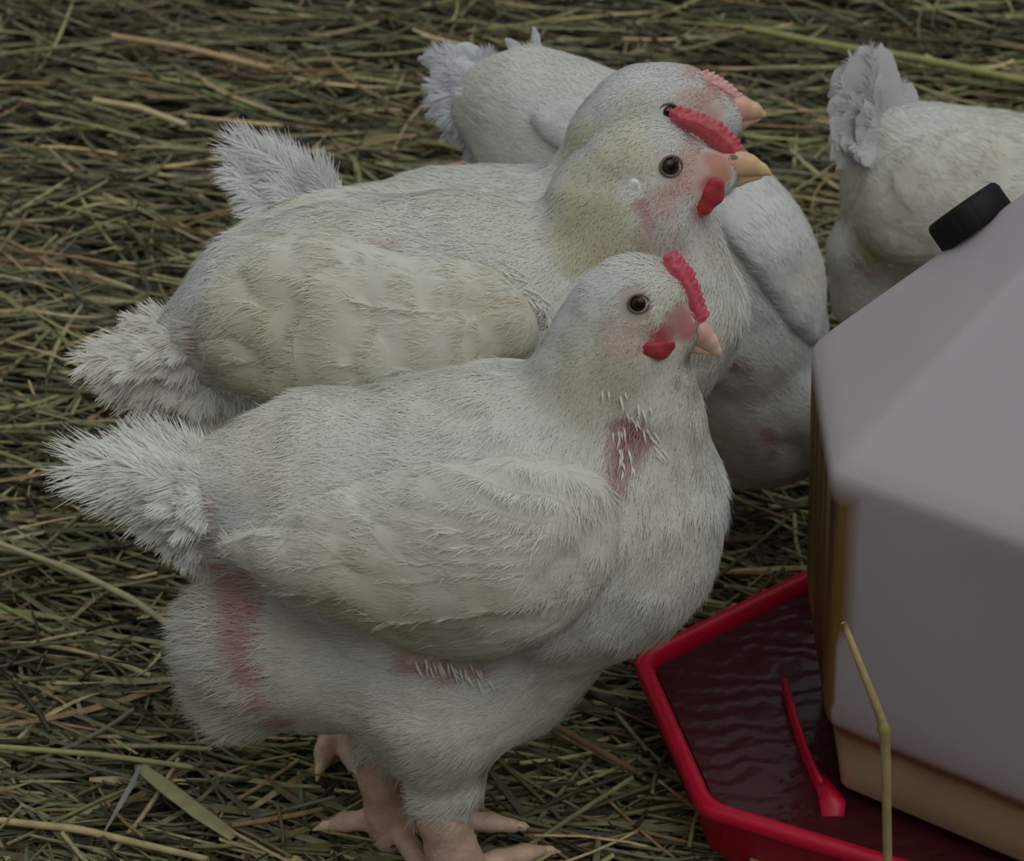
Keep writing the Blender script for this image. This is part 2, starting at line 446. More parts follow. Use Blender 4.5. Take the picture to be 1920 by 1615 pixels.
def add_eye(bird, parent, px, py, r_px, off=0.25):
    h, ok = bird.hit(px, py); nn = bird.normal(h, rough=False)[0]; c0 = h[0]; r = r_px * ((c0 - CAM) @ FWD) / F
    for m in (False, True):
        c, n_ = (c0, nn)
        if m: c = bird.mirror(c0); l = nn @ bird.n; n_ = nn - 2 * l * bird.n
        a = unit(np.cross(n_, [0, 0, 1])); b = np.cross(n_, a)
        R3 = np.array([a * r, b * r * 0.94, n_ * r * 0.8])
        V, Fq, pts = ellipsoid(c - n_ * r * (0.8 - off) , R3, 32, 24)
        ang = np.hypot(pts[:, 0], pts[:, 1]); z = pts[:, 2]
        col = np.where((ang < 0.42)[:, None], np.array([0.003, 0.003, 0.003]), np.where((ang < 0.8)[:, None], srgb(52, 36, 24), srgb(14, 10, 9)))
        eo = mesh_obj('eye', V, Fq, M_eye, parent, col)
        # eyelid ring
        th = np.linspace(0, 2 * math.pi, 40, endpoint=False); ph = np.linspace(0, 2 * math.pi, 10, endpoint=False)
        T, Pp = np.meshgrid(th, ph, indexing='ij')
        rad = r * 0.98 + r * 0.13 * np.cos(Pp)
        Vt = (c - n_ * r * 0.05) + (a * 1.06) * (rad * np.cos(T))[..., None] + b * (rad * 0.92 * np.sin(T))[..., None] + n_ * (r * 0.16 * np.sin(Pp))[..., None]
        idx = np.arange(400).reshape(40, 10); Fq = np.stack([idx, np.roll(idx, -1, 0), np.roll(np.roll(idx, -1, 0), -1, 1), np.roll(idx, -1, 1)], -1).reshape(-1, 4)
        el = mesh_obj('eyelid', Vt.reshape(-1, 3), Fq, M_skin, parent, np.tile(srgb(104, 86, 78), (400, 1)))
        el.parent = eo; el.matrix_parent_inverse = Matrix.Identity(4)

def add_beak(bird, parent, upper, lower, col=srgb(226, 178, 140), tipc=srgb(220, 170, 110), squeeze=0.75, nostril=None):
    for nm, pts, kk in (('upper_beak', upper, 0.003), ('lower_beak', lower, 0.003)):
        b2 = Bird(0); b2.o, b2.h, b2.n, b2.k = bird.o, bird.h, bird.n, squeeze
        b2.chain(pts, kk)
        f = lambda p: b2.sdf(p, rough=False)
        cs = np.array([b2.P(a[0], a[1]) for a in pts]); r = max(b2.R(*a[:3]) for a in pts) + 0.002
        V, Fq = surface_nets(f, cs.min(0) - r, cs.max(0) + r, 0.0006)
        t = np.clip(np.linalg.norm(V - cs[0], axis=1) / np.linalg.norm(cs[-1] - cs[0]), 0, 1)[:, None]
        t = np.clip(t * 1.5 - .25, 0, 1); c = col * (1 - t) + tipc * t; c = c * (1 + .08 * N1(V * 300))[:, None]
        if nostril is not None and nm == 'upper_beak':
            hp, ok = b2.hit(*nostril)
            if ok[0]:
                d = np.linalg.norm((b2.fold(V) - b2.fold(hp)[0]) * np.array([1, 1, 2.0]), axis=1)
                c = np.where((d < 0.0028)[:, None], c * 0.3, c)
        mesh_obj(nm, V, Fq, M_beak, parent, c)

def add_comb(bird, parent, poly, col, thick=0.0035, teeth=None, res=0.0006):
    """serrated blade standing on the middle line of the crown; poly in the middle plane"""
    P = bird.P(np.array([p[0] for p in poly], float), np.array([p[1] for p in poly], float))
    c0 = P.mean(0); X = (P - c0) @ bird.h; Z = P[:, 2] - c0[2]; pg = np.stack([X, Z], 1)
    def f(p):
        q = p - c0; x = q @ bird.h; z = q[:, 2]; y = q @ bird.n
        s = poly_sd(x, z, pg); s = s + 0.0006 * np.sin((x * 0.8 - z) * 2 * math.pi / 0.0046 + 1.2 * np.sin(x * 300)) * np.clip(1 - s / 0.003, 0, 1) + 0.0006 * N1(p * 420)
        base = np.clip(s / 0.005, 0, 1)
        w = thick * (0.5 + 0.5 * base)
        return np.maximum(-s, np.abs(y) - w * np.sqrt(np.clip(base, 0.05, 1))) * 0.8
    lo = P.min(0) - 0.006 - np.abs(bird.n) * thick; hi = P.max(0) + 0.006 + np.abs(bird.n) * thick
    V, Fq = surface_nets(f, lo, hi, res)
    mesh_obj('comb', V, Fq, M_comb, parent, np.tile(col, (len(V), 1)) * (1 + 0.12 * N1(V * 400))[:, None])

def add_wattle(bird, parent, pts, col, lat=None, squeeze=0.45, name='wattle'):
    h, ok = bird.hit(pts[0][0], pts[0][1]); l0 = (h[0] - bird.o) @ bird.n if ok[0] else 0.008
    if lat is not None: l0 = lat
    for sg in (1, -1):
        segs = []
        for a, b in zip(pts[:-1], pts[1:]):
            A = bird.P(a[0], a[1], l0); Bp = bird.P(b[0], b[1], l0)
            if sg < 0: A, Bp = bird.mirror(A), bird.mirror(Bp)
            segs.append((A, Bp, bird.R(*a[:3]), bird.R(*b[:3]), 0.003))
        c = segs[0][0]
        def f(p):
            l = (p - c) @ bird.n; q = p + (l * (1 / squeeze - 1))[:, None] * bird.n; d = None
            for s_ in segs:
                v = seg_sdf(q, *s_[:4]); d = v if d is None else smin(d, v, s_[4])
            return d
        pp = np.array([s_[0] for s_ in segs] + [s_[1] for s_ in segs]); r = max(s_[2] for s_ in segs) + 0.003
        V, Fq = surface_nets(f, pp.min(0) - r, pp.max(0) + r, 0.0007)
        mesh_obj(name, V, Fq, M_comb, parent, np.tile(col, (len(V), 1)) * (1 + 0.25 * N1(V * 330))[:, None])

def foot(bird, ankle, heading, L=0.045, r=0.0068, spread=38):
    """toes on the ground from an ankle point (world), three forward, one back; returns claw list"""
    ax, ay = ankle[0], ankle[1]; claws = []
    bird.wchain([(ax, ay, 0.020, r * 1.35), (ax, ay, 0.0095, r * 1.5)])
    for a, l in ((-spread, .88), (0, 1.0), (spread, .88), (176, .5)):
        t = math.radians(heading + a); dx, dy = math.cos(t), math.sin(t)
        k = L * l
        bird.wchain([(ax, ay, 0.0095, r * 1.25), (ax + dx * k * .45, ay + dy * k * .45, 0.0105, r * 1.0), (ax + dx * k * .8, ay + dy * k * .8, 0.0085, r * .92), (ax + dx * k, ay + dy * k, 0.0055, r * .72)], 0.003)
        claws.append((np.array([ax + dx * k, ay + dy * k, 0.0065]), np.array([dx, dy, -0.35])))
    return claws

def build_bird(bird, label, prm):
    lo_pt = prm['base']; root = empty('chicken', lo_pt, label, 'chicken', 'white chickens crowding at the waterer')
    pts = np.array([s_[0] for s_ in bird.segs] + [s_[1] for s_ in bird.segs]); rr = max(s_[2] for s_ in bird.segs)
    lo = pts.min(0) - rr - 0.01; hi = pts.max(0) + rr + 0.01
    lo = np.minimum(lo, lo); 
    if bird.leg:
        lp = np.array([l[0] for l in bird.leg] + [l[1] for l in bird.leg]); lo = np.minimum(lo, lp.min(0) - .012); hi = np.maximum(hi, lp.max(0) + .012)
    lo[2] = max(lo[2], -0.004)
    V, Fq = surface_nets(lambda p: bird.sdf(p), lo, hi, prm.get('res', 0.002))
    bd = bird.sdf(V, legs=False)
    isleg = bd > 0.0035
    base = WHITE * np.ones((len(V), 1)); 
    cream = np.clip(0.45 + 0.6 * N1(V * 24), 0, 1)[:, None] * prm.get('cream', 0.5); base = base * (1 - cream) + CREAM * cream
    col = bird.patches(V, base, prm['patches'])
    lc = SKIN * np.ones((len(V), 1)) * (1 + 0.16 * N1(V * 150))[:, None]
    yl = np.clip(N2(V * 45), 0, 1)[:, None]; lc = lc * (1 - .5 * yl) + srgb(190, 160, 110) * .5 * yl
    w = np.clip(bd / 0.0035, 0, 1)[:, None]; colL = np.where(isleg[:, None], lc, col)
    acc = Acc(); mi = (isleg[Fq].all(1)).astype(int)
    acc.V.append(V); acc.F.append(Fq); acc.C.append(colL); acc.M.append(mi); acc.n = len(V)
    body = ~isleg[Fq].any(1); Fb = Fq[body]
    # near side and top of the bird carries the down as seen; the far side gets a thinner coat
    lenf = prm['lenf']; liftf = prm['liftf']
    satn = (np.abs(col[:, 0] - col[:, 1]) / np.maximum(col[:, 0], .01))
    def dens(fc):
        return (1 + 3.5 * np.exp(-(np.linalg.norm(fc - prm['head'], axis=1) / .05) ** 2)) * (0.25 + 0.75 * np.clip(((fc - bird.o) @ bird.n) / 0.02 + 1.6, 0, 1))
    bald = prm.get('bald', []); fcb = bird.fold(V[Fb[:, 0]]); free = np.ones(len(Fb), bool)
    for bx, by, br in bald:
        h_, ok_ = bird.hit(bx, by); c_ = bird.fold(h_)[0] if ok_[0] else bird.fold(bird.P(bx, by)[None])[0]
        free &= np.linalg.norm(fcb - c_, axis=1) > bird.R(bx, by, br)
    Fb = Fb[free]
    keep = satn[Fb[:, 0]] < 0.42
    strand_field(bird, V, Fb[keep], col, int(prm.get('n', 50000) * 1.35), lenf, liftf, prm.get('wid', 0.00027), acc, seed=prm.get('seed', 0), densf=dens, push=True)
    if (~keep).any():
        r = np.random.default_rng(5)
        strand_field(bird, V, Fb[~keep], np.clip(WHITE * 0.5 + col * .5, 0, 1), prm.get('npink', 500), lambda p: lenf(p) * 0.8, liftf, 0.0002, acc, seed=99, push=True)
    # white quills pushing through bare skin
    for (x0, y0, x1, y1, n, ang, ln) in prm.get('quills', []):
        r = np.random.default_rng(int(x0 + y0)); t = (np.arange(n) + r.random(n) * .6) / n
        qx = x0 + (x1 - x0) * t + r.normal(0, 7, n); qy = y0 + (y1 - y0) * t + r.normal(0, 7, n); hp, ok = bird.hit(qx, qy); hp = hp[ok]; n = len(hp); nn = bird.normal(hp)
        a = np.radians(ang + r.normal(0, 10, n)); d2 = np.cos(a)[:, None] * bird.h + np.sin(a)[:, None] * np.array([0, 0, 1.0])
        d2 = unit(d2 - (d2 * nn).sum(1, keepdims=True) * nn * 0.9 + nn * 0.28); Lq = ln * r.uniform(.6, 1.2, n)[:, None]
        C3 = np.stack([hp - nn * .001, hp + d2 * Lq * .5 + nn * .0006, hp + d2 * Lq], 1); sv = unit(np.cross(nn, d2))
        SV, SF = strips(C3, np.stack([sv * .0003, sv * .0006, sv * .0001], 1)); acc.add(SV, SF, srgb(232, 230, 218))
    acc.build('body', M_feather, root, mats=[M_feather, M_skin])
    return root

def add_tail(bird, parent, root_px, fan, col, seed=3, name='tail', fluff=1.0, barbs=120, wdk=0.34, sheet=0.62, fill=2, reach=0.88):
    """fan: list of (tip px, tip py, lat)"""
    r = np.random.default_rng(seed); acc = Acc(); full = []
    for f_ in fan:
        full.append((f_, 1.0))
        for _ in range(fill): full.append((f_, r.uniform(.5, .85)))
    for f_, k in full:
        rx, ry = root_px if len(f_) < 5 else (f_[3], f_[4])
        lat = f_[2] + (0.006 if k < 1 else 0); a = bird.P(rx, ry + r.normal(0, 6), lat * 0.4)
        jx, jy = (r.normal(0, 16, 2) if k < 1 else (0, 0))
        b = bird.P(f_[0] + jx, f_[1] + jy, lat)
        d = (b - a) * k * reach; L = np.linalg.norm(d)
        nrm = unit(bird.n * .75 + np.array([0, 0, .65]) + bird.h * r.normal(0, .1))
        side = np.cross(nrm, d)
        feather(acc, a, d, side, L, L * wdk * r.uniform(.85, 1.2) / max(k, .65), col * r.uniform(.97, 1.03), r, bend=r.normal(0, .07), barbs=barbs, fluff=fluff, sheet=sheet)
    return acc.build(name, M_feather, parent)
def claws(parent, cl, r=0.0035):
    for p, d in cl:
        d = unit(d); V, Fq = segs_mesh([(p - d * .002, p + d * 0.006, r, r * .8, .002), (p + d * .006, p + d * 0.013 + np.array([0, 0, -.001]), r * .8, 0.0008, .002)], 0.0008)
        mesh_obj('claw', V, Fq, M_beak, parent, np.tile(srgb(206, 180, 150), (len(V), 1)))

# ------------------------------------------------------------------ ground
gv = []; 
gx, gy = np.meshgrid(np.linspace(-2.2, 2.2, 160), np.linspace(-0.7, 3.2, 160), indexing='ij')
gp = np.stack([gx, gy, np.zeros_like(gx)], -1).reshape(-1, 3)
gp[:, 2] = -0.022 + 0.006 * N1(gp * 7 + 3) + 0.004 * N2(gp * 26)
gi = np.arange(160 * 160).reshape(160, 160)
gq = np.stack([gi[:-1, :-1], gi[1:, :-1], gi[1:, 1:], gi[:-1, 1:]], -1).reshape(-1, 4)
o = mesh_obj('floor', gp, gq, M_soil); tag(o, kind='structure')

HAYC = np.array([srgb(138, 136, 98), srgb(118, 120, 80), srgb(166, 154, 114), srgb(186, 166, 124), srgb(104, 104, 76), srgb(140, 116, 84), srgb(88, 78, 60), srgb(150, 148, 102), srgb(112, 110, 92), srgb(70, 62, 48)])
def hay_blades(n, r, xy, zlo, zhi, Lr, wr, ang, curl=0.25, acc=None, stem=False, dark=1.0):
    L = r.uniform(*Lr, n) ; w = r.uniform(*wr, n) * 0.5
    th = ang; el = r.normal(0, 0.10, n)
    d = np.stack([np.cos(th) * np.cos(el), np.sin(th) * np.cos(el), np.sin(el)], 1)
    sd_ = unit(np.cross(d, [0, 0, 1.0])); up = np.cross(sd_, d)
    roll = r.normal(0, 0.5, n)[:, None]; sv = sd_ * np.cos(roll) + up * np.sin(roll)
    c1 = r.normal(0, curl, n)[:, None]; c2 = r.normal(0, curl * 0.45, n)[:, None]
    c3 = r.normal(0, curl * .5, n)[:, None]
    z = (zlo + (zhi - zlo) * r.random(n) ** 0.6)
    P0 = np.concatenate([xy, z[:, None]], 1)
    K = 7; T = np.linspace(-.5, .5, K)
    C = np.stack([P0 + d * (L[:, None] * t) + sd_ * c1 * L[:, None] * (t * t) + up * c2 * L[:, None] * (t * t) + sd_ * c3 * L[:, None] * t ** 3 for t in T], 1)
    C[..., 2] = np.where(C[..., 2] < -0.026, -0.026 + 0.0 * C[..., 2], C[..., 2])
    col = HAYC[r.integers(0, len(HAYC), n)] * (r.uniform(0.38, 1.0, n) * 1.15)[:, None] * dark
    if stem:
        ring = [(sv, 0), (unit(np.cross(d, sv)), 1)]
        e2 = unit(np.cross(d, sv)); tp = np.ones(K); 
        V = []
        for a in range(4):
            o_ = sv * math.cos(a * math.pi / 2) + e2 * math.sin(a * math.pi / 2)
            V.append(C + (o_ * w[:, None])[:, None, :] * tp[None, :, None])
        V = np.stack(V, 2).reshape(-1, 3)                       # n,K,4
        b = (np.arange(n) * K * 4)[:, None, None] + (np.arange(K - 1) * 4)[None, :, None]
        a = np.arange(4)[None, None]; a1 = (a + 1) % 4
        Fq = np.stack([b + a, b + a1, b + 4 + a1, b + 4 + a], -1).reshape(-1, 4)
        acc.add(V, Fq, np.repeat(col, K * 4, 0))
    else:
        tp = np.clip(np.minimum((np.linspace(0, 1, K) + .25) * 2, (1.02 - np.linspace(0, 1, K)) * 2.2), 0.05, 1)
        V, Fq = strips(C, (sv * w[:, None])[:, None, :] * tp[None, :, None])
        acc.add(V, Fq, np.repeat(col, K * 2, 0))
r = np.random.default_rng(11); acc = Acc()
def spread(n, mode):
    if mode == 0:
        x = r.uniform(-1.7, 1.7, n); y = r.uniform(-1.0, 2.6, n); return np.stack([x, y], 1)
    p = at_z(r.uniform(-500, 2400, n), r.uniform(-260, 2050, n)); return p[:, :2]
def angs(n):
    a = r.normal(-0.20, 0.38, n); m = r.random(n) < 0.28; a[m] = r.uniform(-math.pi, math.pi, m.sum()); return a
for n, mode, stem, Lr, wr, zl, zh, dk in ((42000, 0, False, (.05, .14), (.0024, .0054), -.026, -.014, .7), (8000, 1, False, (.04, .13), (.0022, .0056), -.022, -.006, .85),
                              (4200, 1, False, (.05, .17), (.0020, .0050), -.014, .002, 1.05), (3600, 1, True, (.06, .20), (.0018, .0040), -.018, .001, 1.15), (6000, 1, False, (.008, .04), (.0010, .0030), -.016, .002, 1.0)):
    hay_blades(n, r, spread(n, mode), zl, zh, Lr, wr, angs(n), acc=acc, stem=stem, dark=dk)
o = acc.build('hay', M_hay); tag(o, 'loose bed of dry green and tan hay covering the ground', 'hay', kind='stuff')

# ------------------------------------------------------------------ chicken in front
bluewhite = srgb(214, 226, 230)
A = Bird(0.0, 0, 0.80)
A.chain([(425, 925, 100), (560, 935, 190), (700, 965, 246), (940, 960, 278), (1070, 985, 262), (1098, 1005, 236)], 0.02)
A.chain([(1120, 900, 175), (1142, 780, 116), (1156, 680, 102), (1176, 575, 94)], 0.03)
A.chain([(1212, 560, 74), (1236, 606, 52), (1276, 615, 29)], 0.014)
A.chain([(1230, 800, 62), (1225, 900, 100)], 0.03)
A.chain([(560, 1190, 178), (700, 1215, 160), (830, 1240, 165)], 0.02)
A.chain([(1040, 1130, 150), (930, 1235, 152), (850, 1290, 130)], .02)
A.chain([(490, 1285, 100), (470, 1180, 90)], 0.02)
for lt, g in ((0.030, 1), (-0.030, 0)):
    A.chain([(820, 1230, 160, lt * .6), (815, 1330, 112, lt), (832, 1452, 68, lt) if g else (728, 1395, 60, -.016)], 0.02)
A.chain([(846, 1478, 58, .03), (838, 1500, 52, .03)], 0.01)
A.spine = np.array([A.P(x, y) for x, y in ((250, 960), (500, 960), (900, 980), (1100, 900), (1150, 740), (1190, 600), (1330, 640))])
# legs
def leg(bird, pts, lat, foot_head, **kw):
    segs = []
    for x, y, rp in pts:
        p = bird.P(x, y, lat); segs.append((*p, rp * ((p - CAM) @ FWD) / F))
    ank = (segs[-1][0], segs[-1][1])
    segs.append((ank[0] + .002, ank[1], 0.018, segs[-1][3] * .95)); bird.wchain(segs, .004)
    return foot(bird, ank, foot_head, **kw)
cl = leg(A, [(722, 1400, 50), (716, 1460, 43), (726, 1520, 41), (738, 1562, 43)], -0.012, 1, L=0.070, r=.0062, spread=66)
cl += leg(A, [(826, 1478, 46), (830, 1530, 48), (846, 1590, 48), (860, 1660, 46)], 0.033, -12, L=0.06, r=.0062)
headA = A.P(1190, 590)
def lenA(p):
    d = np.linalg.norm(p - headA, axis=1); L = np.clip((d - 0.02) / 0.06, 0, 1) * 0.009 + 0.0055
    px, py = proj(p); but = np.clip((520 - px) / 80, 0, 1) * np.clip((py - 1020) / 60, 0, 1)
    return L + but * 0.006
def liftA(p):
    px, py = proj(p); but = np.clip((540 - px) / 100, 0, 1) * np.clip((py - 1020) / 60, 0, 1)
    d = np.linalg.norm(p - headA, axis=1); return 0.09 + but * 0.9 + .3 * np.clip(1 - d / .05, 0, 1)
greeny = srgb(210, 214, 194)
pA = [(1120, 620, 70, greeny, .6), (1110, 720, 80, srgb(212, 206, 176), .5), (1180, 700, 60, srgb(196, 184, 160), .5),
      (405, 960, 30, RED, .8), (412, 1010, 28, RED, .6), (450, 1080, 42, srgb(205, 105, 115), .85), (475, 1130, 50, srgb(205, 105, 115), .75), (468, 1200, 36, srgb(205, 105, 115), .8), (490, 1265, 32, srgb(200, 95, 105), .85), (508, 1320, 26, srgb(200, 100, 105), .7), (560, 1355, 34, PINK, .5), (530, 1100, 50, srgb(225, 160, 165), .5),
      (1185, 790, 36, srgb(170, 100, 108), .9), (1180, 830, 40, srgb(170, 98, 108), .9), (1165, 880, 26, srgb(165, 98, 104), .8), (1220, 800, 26, srgb(180, 120, 125), .6),
      (810, 1240, 36, srgb(195, 130, 135), .8), (870, 1255, 38, srgb(195, 130, 135), .8), (930, 1252, 30, srgb(200, 150, 150), .6), (1010, 1200, 38, srgb(190, 130, 135), .8), (1060, 1165, 28, srgb(200, 150, 150), .6),
      (1165, 625, 42, srgb(224, 190, 180), .45), (1215, 600, 44, srgb(222, 190, 172), .5), (1195, 570, 34, srgb(196, 160, 146), .6), (1250, 628, 32, srgb(205, 110, 115), .8), (1275, 595, 34, srgb(212, 146, 140), .8), (1290, 620, 30, srgb(214, 150, 144), 1.0), (1285, 600, 24, srgb(212, 146, 140), .9), (1230, 640, 26, srgb(205, 100, 105), .8),
      (1126, 578, 22, srgb(236, 236, 228), .9), (395, 1130, 30, srgb(180, 160, 125), .5), (400, 1190, 28, srgb(200, 180, 160), .4), (425, 1300, 40, srgb(214, 190, 184), .6), (720, 1400, 60, srgb(205, 190, 186), .4)]
rootA = build_bird(A, 'foremost white chicken, standing in full view with its breast by the red tray corner',
   dict(base=A.P(790, 1560) * np.array([1, 1, 0]), patches=pA, lenf=lenA, liftf=liftA, n=85000, head=headA, bald=[(1198, 570, 38), (1262, 620, 34), (1290, 615, 34), (1236, 652, 24), (1290, 585, 30)], res=0.0018, cream=.55, seed=1, npink=900,
        quills=[(402, 935, 412, 1040, 26, 180, .013), (1185, 760, 1228, 850, 14, -65, .009), (780, 1232, 905, 1258, 26, -70, .011), (1160, 790, 1180, 880, 14, -95, .009), (1130, 720, 1230, 770, 9, -80, .009)]))
wfA = []
r5 = np.random.default_rng(5)
for i in range(8):      # flight feathers below
    wfA.append((1130 - i * 8, 1120 - i * 10, 560 + 62 * (7 - i) * .55, 1120 + (7 - i) * 14 - 4, 34, 1 + i * .55))
for i in range(7):
    wfA.append((1170, 1090 - i * 14, 470 + i * 18, 1080 - i * 22, 44, 6 + i * .7))
wfA.append((980, 1000, 425, 1020, 52, 11.5))
for i in range(6): wfA.append((1185, 1010 - i * 10, 640 + i * 36, 1050 - i * 36, 60, 12.5 + i * .4))
polyA = [(432, 1010), (450, 985), (560, 940), (760, 870), (980, 850), (1120, 880), (1158, 930), (1160, 1040), (1125, 1110), (1080, 1160), (1000, 1205), (900, 1238), (800, 1222), (700, 1180), (620, 1130), (520, 1075)]
def colA(V): return A.patches(V, WHITE * (np.ones((len(V), 1)) * .62) + CREAM * .38, [(700, 1120, 160, srgb(214, 208, 174), .6), (900, 1080, 120, srgb(216, 208, 182), .5), (1080, 960, 60, srgb(226, 214, 192), .4), (840, 905, 14, srgb(190, 160, 110), .5), (522, 1040, 6, srgb(130, 84, 50), .9), (745, 1002, 8, srgb(170, 140, 100), .5), (812, 925, 9, srgb(150, 110, 90), .5), (1108, 893, 7, srgb(140, 110, 60), .6), (1056, 1000, 8, srgb(120, 105, 100), .6), (860, 898, 5, srgb(150, 90, 50), .8)])
wing(A, rootA, polyA, wfA, colA, thick=.011, edge=85, seed=4, n_str=22000, relief=1.5)
tailc = srgb(236, 236, 230)
fanA = [(92, 826, .004), (110, 870, .012), (150, 815, -.008), (130, 905, .0), (160, 935, .014), (200, 975, .010), (235, 1010, .018), (275, 1035, .014), (330, 1085, .02), (355, 1080, .012), (215, 800, -.014), (290, 800, -.010), (240, 850, .024), (260, 930, .028), (200, 880, .022), (330, 815, .0), (300, 1000, .03), (380, 1050, .024)]
add_tail(A, rootA, (445, 935), fanA, tailc, seed=8, barbs=150, reach=.83)
add_eye(A, rootA, 1198, 570, 19)
add_beak(A, rootA, [(1280, 614, 27), (1308, 622, 25), (1329, 640, 16), (1343, 658, 8), (1350, 669, 3)], [(1268, 640, 18), (1305, 652, 11), (1330, 662, 5)], col=srgb(214, 150, 144), tipc=srgb(220, 188, 160), nostril=(1300, 606))
add_comb(A, rootA, [(1248, 476), (1270, 470), (1296, 500), (1314, 540), (1330, 592), (1316, 612), (1262, 612), (1240, 570), (1232, 520)], srgb(200, 84, 98), thick=.0058)
add_wattle(A, rootA, [(1215, 655, 14), (1238, 658, 17), (1255, 648, 12)], srgb(176, 56, 68))
claws(rootA, cl)

# ------------------------------------------------------------------ second chicken, behind the first
B = Bird(0.133, 0, 0.80)
B.chain([(400, 640, 96), (500, 600, 165), (640, 600, 222), (850, 585, 226), (1010, 600, 205), (1130, 610, 200), (1200, 610, 172)], 0.02)
B.chain([(1235, 560, 140), (1190, 450, 118), (1178, 370, 104), (1205, 312, 86)], 0.03)
B.chain([(1240, 318, 78), (1288, 331, 58), (1322, 326, 42), (1352, 322, 28)], 0.014)
B.chain([(560, 760, 150), (800, 800, 160), (820, 1000, 120)], 0.02)
B.spine = np.array([B.P(x, y) for x, y in ((250, 680), (500, 600), (900, 590), (1130, 560), (1180, 420), (1210, 330), (1380, 320))])
clB = leg(B, [(760, 1050, 50), (760, 1160, 40), (756, 1270, 36)], -0.028, -10, L=.042)
clB += leg(B, [(640, 1100, 50), (640, 1230, 40), (632, 1360, 36)], 0.028, -72, L=.040, spread=30)
headB = B.P(1220, 320)
def lenB(p): return np.clip((np.linalg.norm(p - headB, axis=1) - 0.025) / 0.06, 0, 1) * 0.008 + 0.0055
yel = srgb(214, 208, 168)
pB = [(1130, 440, 85, yel, .7), (1110, 350, 70, yel, .5), (1180, 260, 55, yel, .35), (1180, 480, 70, srgb(205, 190, 160), .4), (1250, 450, 60, srgb(186, 160, 150), .5),
      (1250, 372, 40, srgb(222, 188, 178), .6), (1300, 330, 46, srgb(222, 172, 162), .65), (1300, 290, 36, srgb(224, 186, 170), .5), (1345, 310, 34, srgb(214, 160, 146), 1.0), (1350, 335, 24, srgb(212, 154, 140), 1.0), (1215, 385, 18, srgb(190, 110, 116), .8), (1230, 410, 14, srgb(190, 115, 120), .7), (1205, 300, 40, srgb(222, 206, 180), .5),
      (1330, 350, 22, srgb(200, 95, 95), .7), (1320, 385, 26, srgb(190, 110, 110), .6), (1192, 352, 23, srgb(238, 238, 232), 1.0),
      (376, 640, 30, srgb(205, 100, 115), .9), (384, 615, 18, srgb(205, 100, 115), .7), (430, 690, 30, PINK, .5), (1022, 600, 22, srgb(150, 90, 92), .9), (1010, 575, 18, srgb(160, 105, 105), .7), (1335, 650, 30, srgb(190, 165, 160), .5), (700, 480, 24, srgb(205, 170, 170), .6), (750, 470, 30, srgb(205, 175, 172), .5),
      (1310, 740, 16, srgb(120, 85, 80), .6)]
rootB = build_bird(B, 'white chicken with yellowish neck and tall red comb, standing just behind the foremost one',
   dict(base=B.P(860, 1380) * np.array([1, 1, 0]), patches=pB, lenf=lenB, liftf=lambda p: .1 + .3 * np.clip(1 - np.linalg.norm(p - headB, axis=1) / .05, 0, 1), n=62000, head=headB, bald=[(1259, 312, 32), (1345, 320, 44), (1330, 365, 26), (1350, 290, 30)], res=0.002, cream=.45, seed=2,
        quills=[(380, 612, 374, 672, 20, 178, .018), (680, 455, 690, 490, 10, -20, .009), (935, 490, 1010, 560, 16, -35, .010), (1010, 560, 1040, 610, 12, -60, .010)]))
polyB = [(378, 600), (392, 545), (440, 480), (540, 432), (640, 425), (690, 465), (800, 480), (900, 490), (950, 520), (1000, 575), (1012, 620), (1000, 655), (960, 680), (800, 700), (700, 730), (560, 745), (460, 715), (400, 665)]
wfB = [(700, 640, 395, 585, 60, 1), (720, 640, 400, 640, 55, 2), (760, 660, 450, 690, 50, 3), (760, 620, 430, 540, 60, 4), (800, 600, 520, 600, 80, 6), (800, 560, 500, 500, 70, 5), (820, 660, 520, 690, 50, 6.5), (900, 640, 570, 620, 90, 9), (920, 580, 600, 535, 60, 8), (920, 680, 640, 690, 50, 10), (960, 640, 700, 640, 70, 11)]
def colB(V): return B.patches(V, WHITE * (np.ones((len(V), 1)) * .5) + CREAM * .5, [(560, 640, 170, srgb(216, 212, 182), .6), (920, 610, 80, srgb(226, 210, 180), .5), (790, 590, 22, srgb(198, 150, 120), .5), (835, 575, 12, srgb(170, 130, 80), .6), (775, 605, 12, srgb(196, 120, 110), .6), (900, 630, 7, srgb(120, 90, 40), .8), (595, 662, 7, srgb(96, 92, 40), .9), (760, 570, 8, srgb(190, 120, 110), .6)])
wing(B, rootB, polyB, wfB, colB, thick=.012, edge=60, seed=5, n_str=13000, relief=2.6)
fanB = [(125, 690, .006), (150, 665, -.006), (180, 720, .012), (215, 600, -.010), (240, 620, 0), (185, 760, .018), (230, 795, .018), (270, 790, .012), (290, 640, -.012), (250, 650, .02), (200, 690, .026), (280, 700, .028), (330, 780, .022), (300, 760, .03)]
add_tail(B, rootB, (392, 640), fanB, srgb(236, 234, 226), seed=18, barbs=130, wdk=.32)
tl = add_tail(B, rootB, (400, 690), [(400, 800, .03, 410, 680), (450, 790, .034, 430, 690), (500, 750, .036, 440, 690), (350, 800, .03, 400, 690), (530, 745, .034, 470, 690)], srgb(236, 234, 226), seed=19, barbs=110, wdk=.5, name='vent_fluff')
add_eye(B, rootB, 1259, 312, 21)
add_beak(B, rootB, [(1345, 310, 31), (1378, 306, 28), (1404, 310, 20), (1428, 318, 11), (1444, 326, 4)], [(1345, 338, 20), (1382, 337, 12), (1424, 331, 6)], col=srgb(212, 158, 142), tipc=srgb(212, 184, 136), nostril=(1375, 296))
add_comb(B, rootB, [(1252, 206), (1272, 199), (1310, 208), (1350, 228), (1384, 258), (1400, 292), (1380, 304), (1345, 290), (1315, 262), (1285, 244), (1262, 236)], srgb(200, 88, 96))
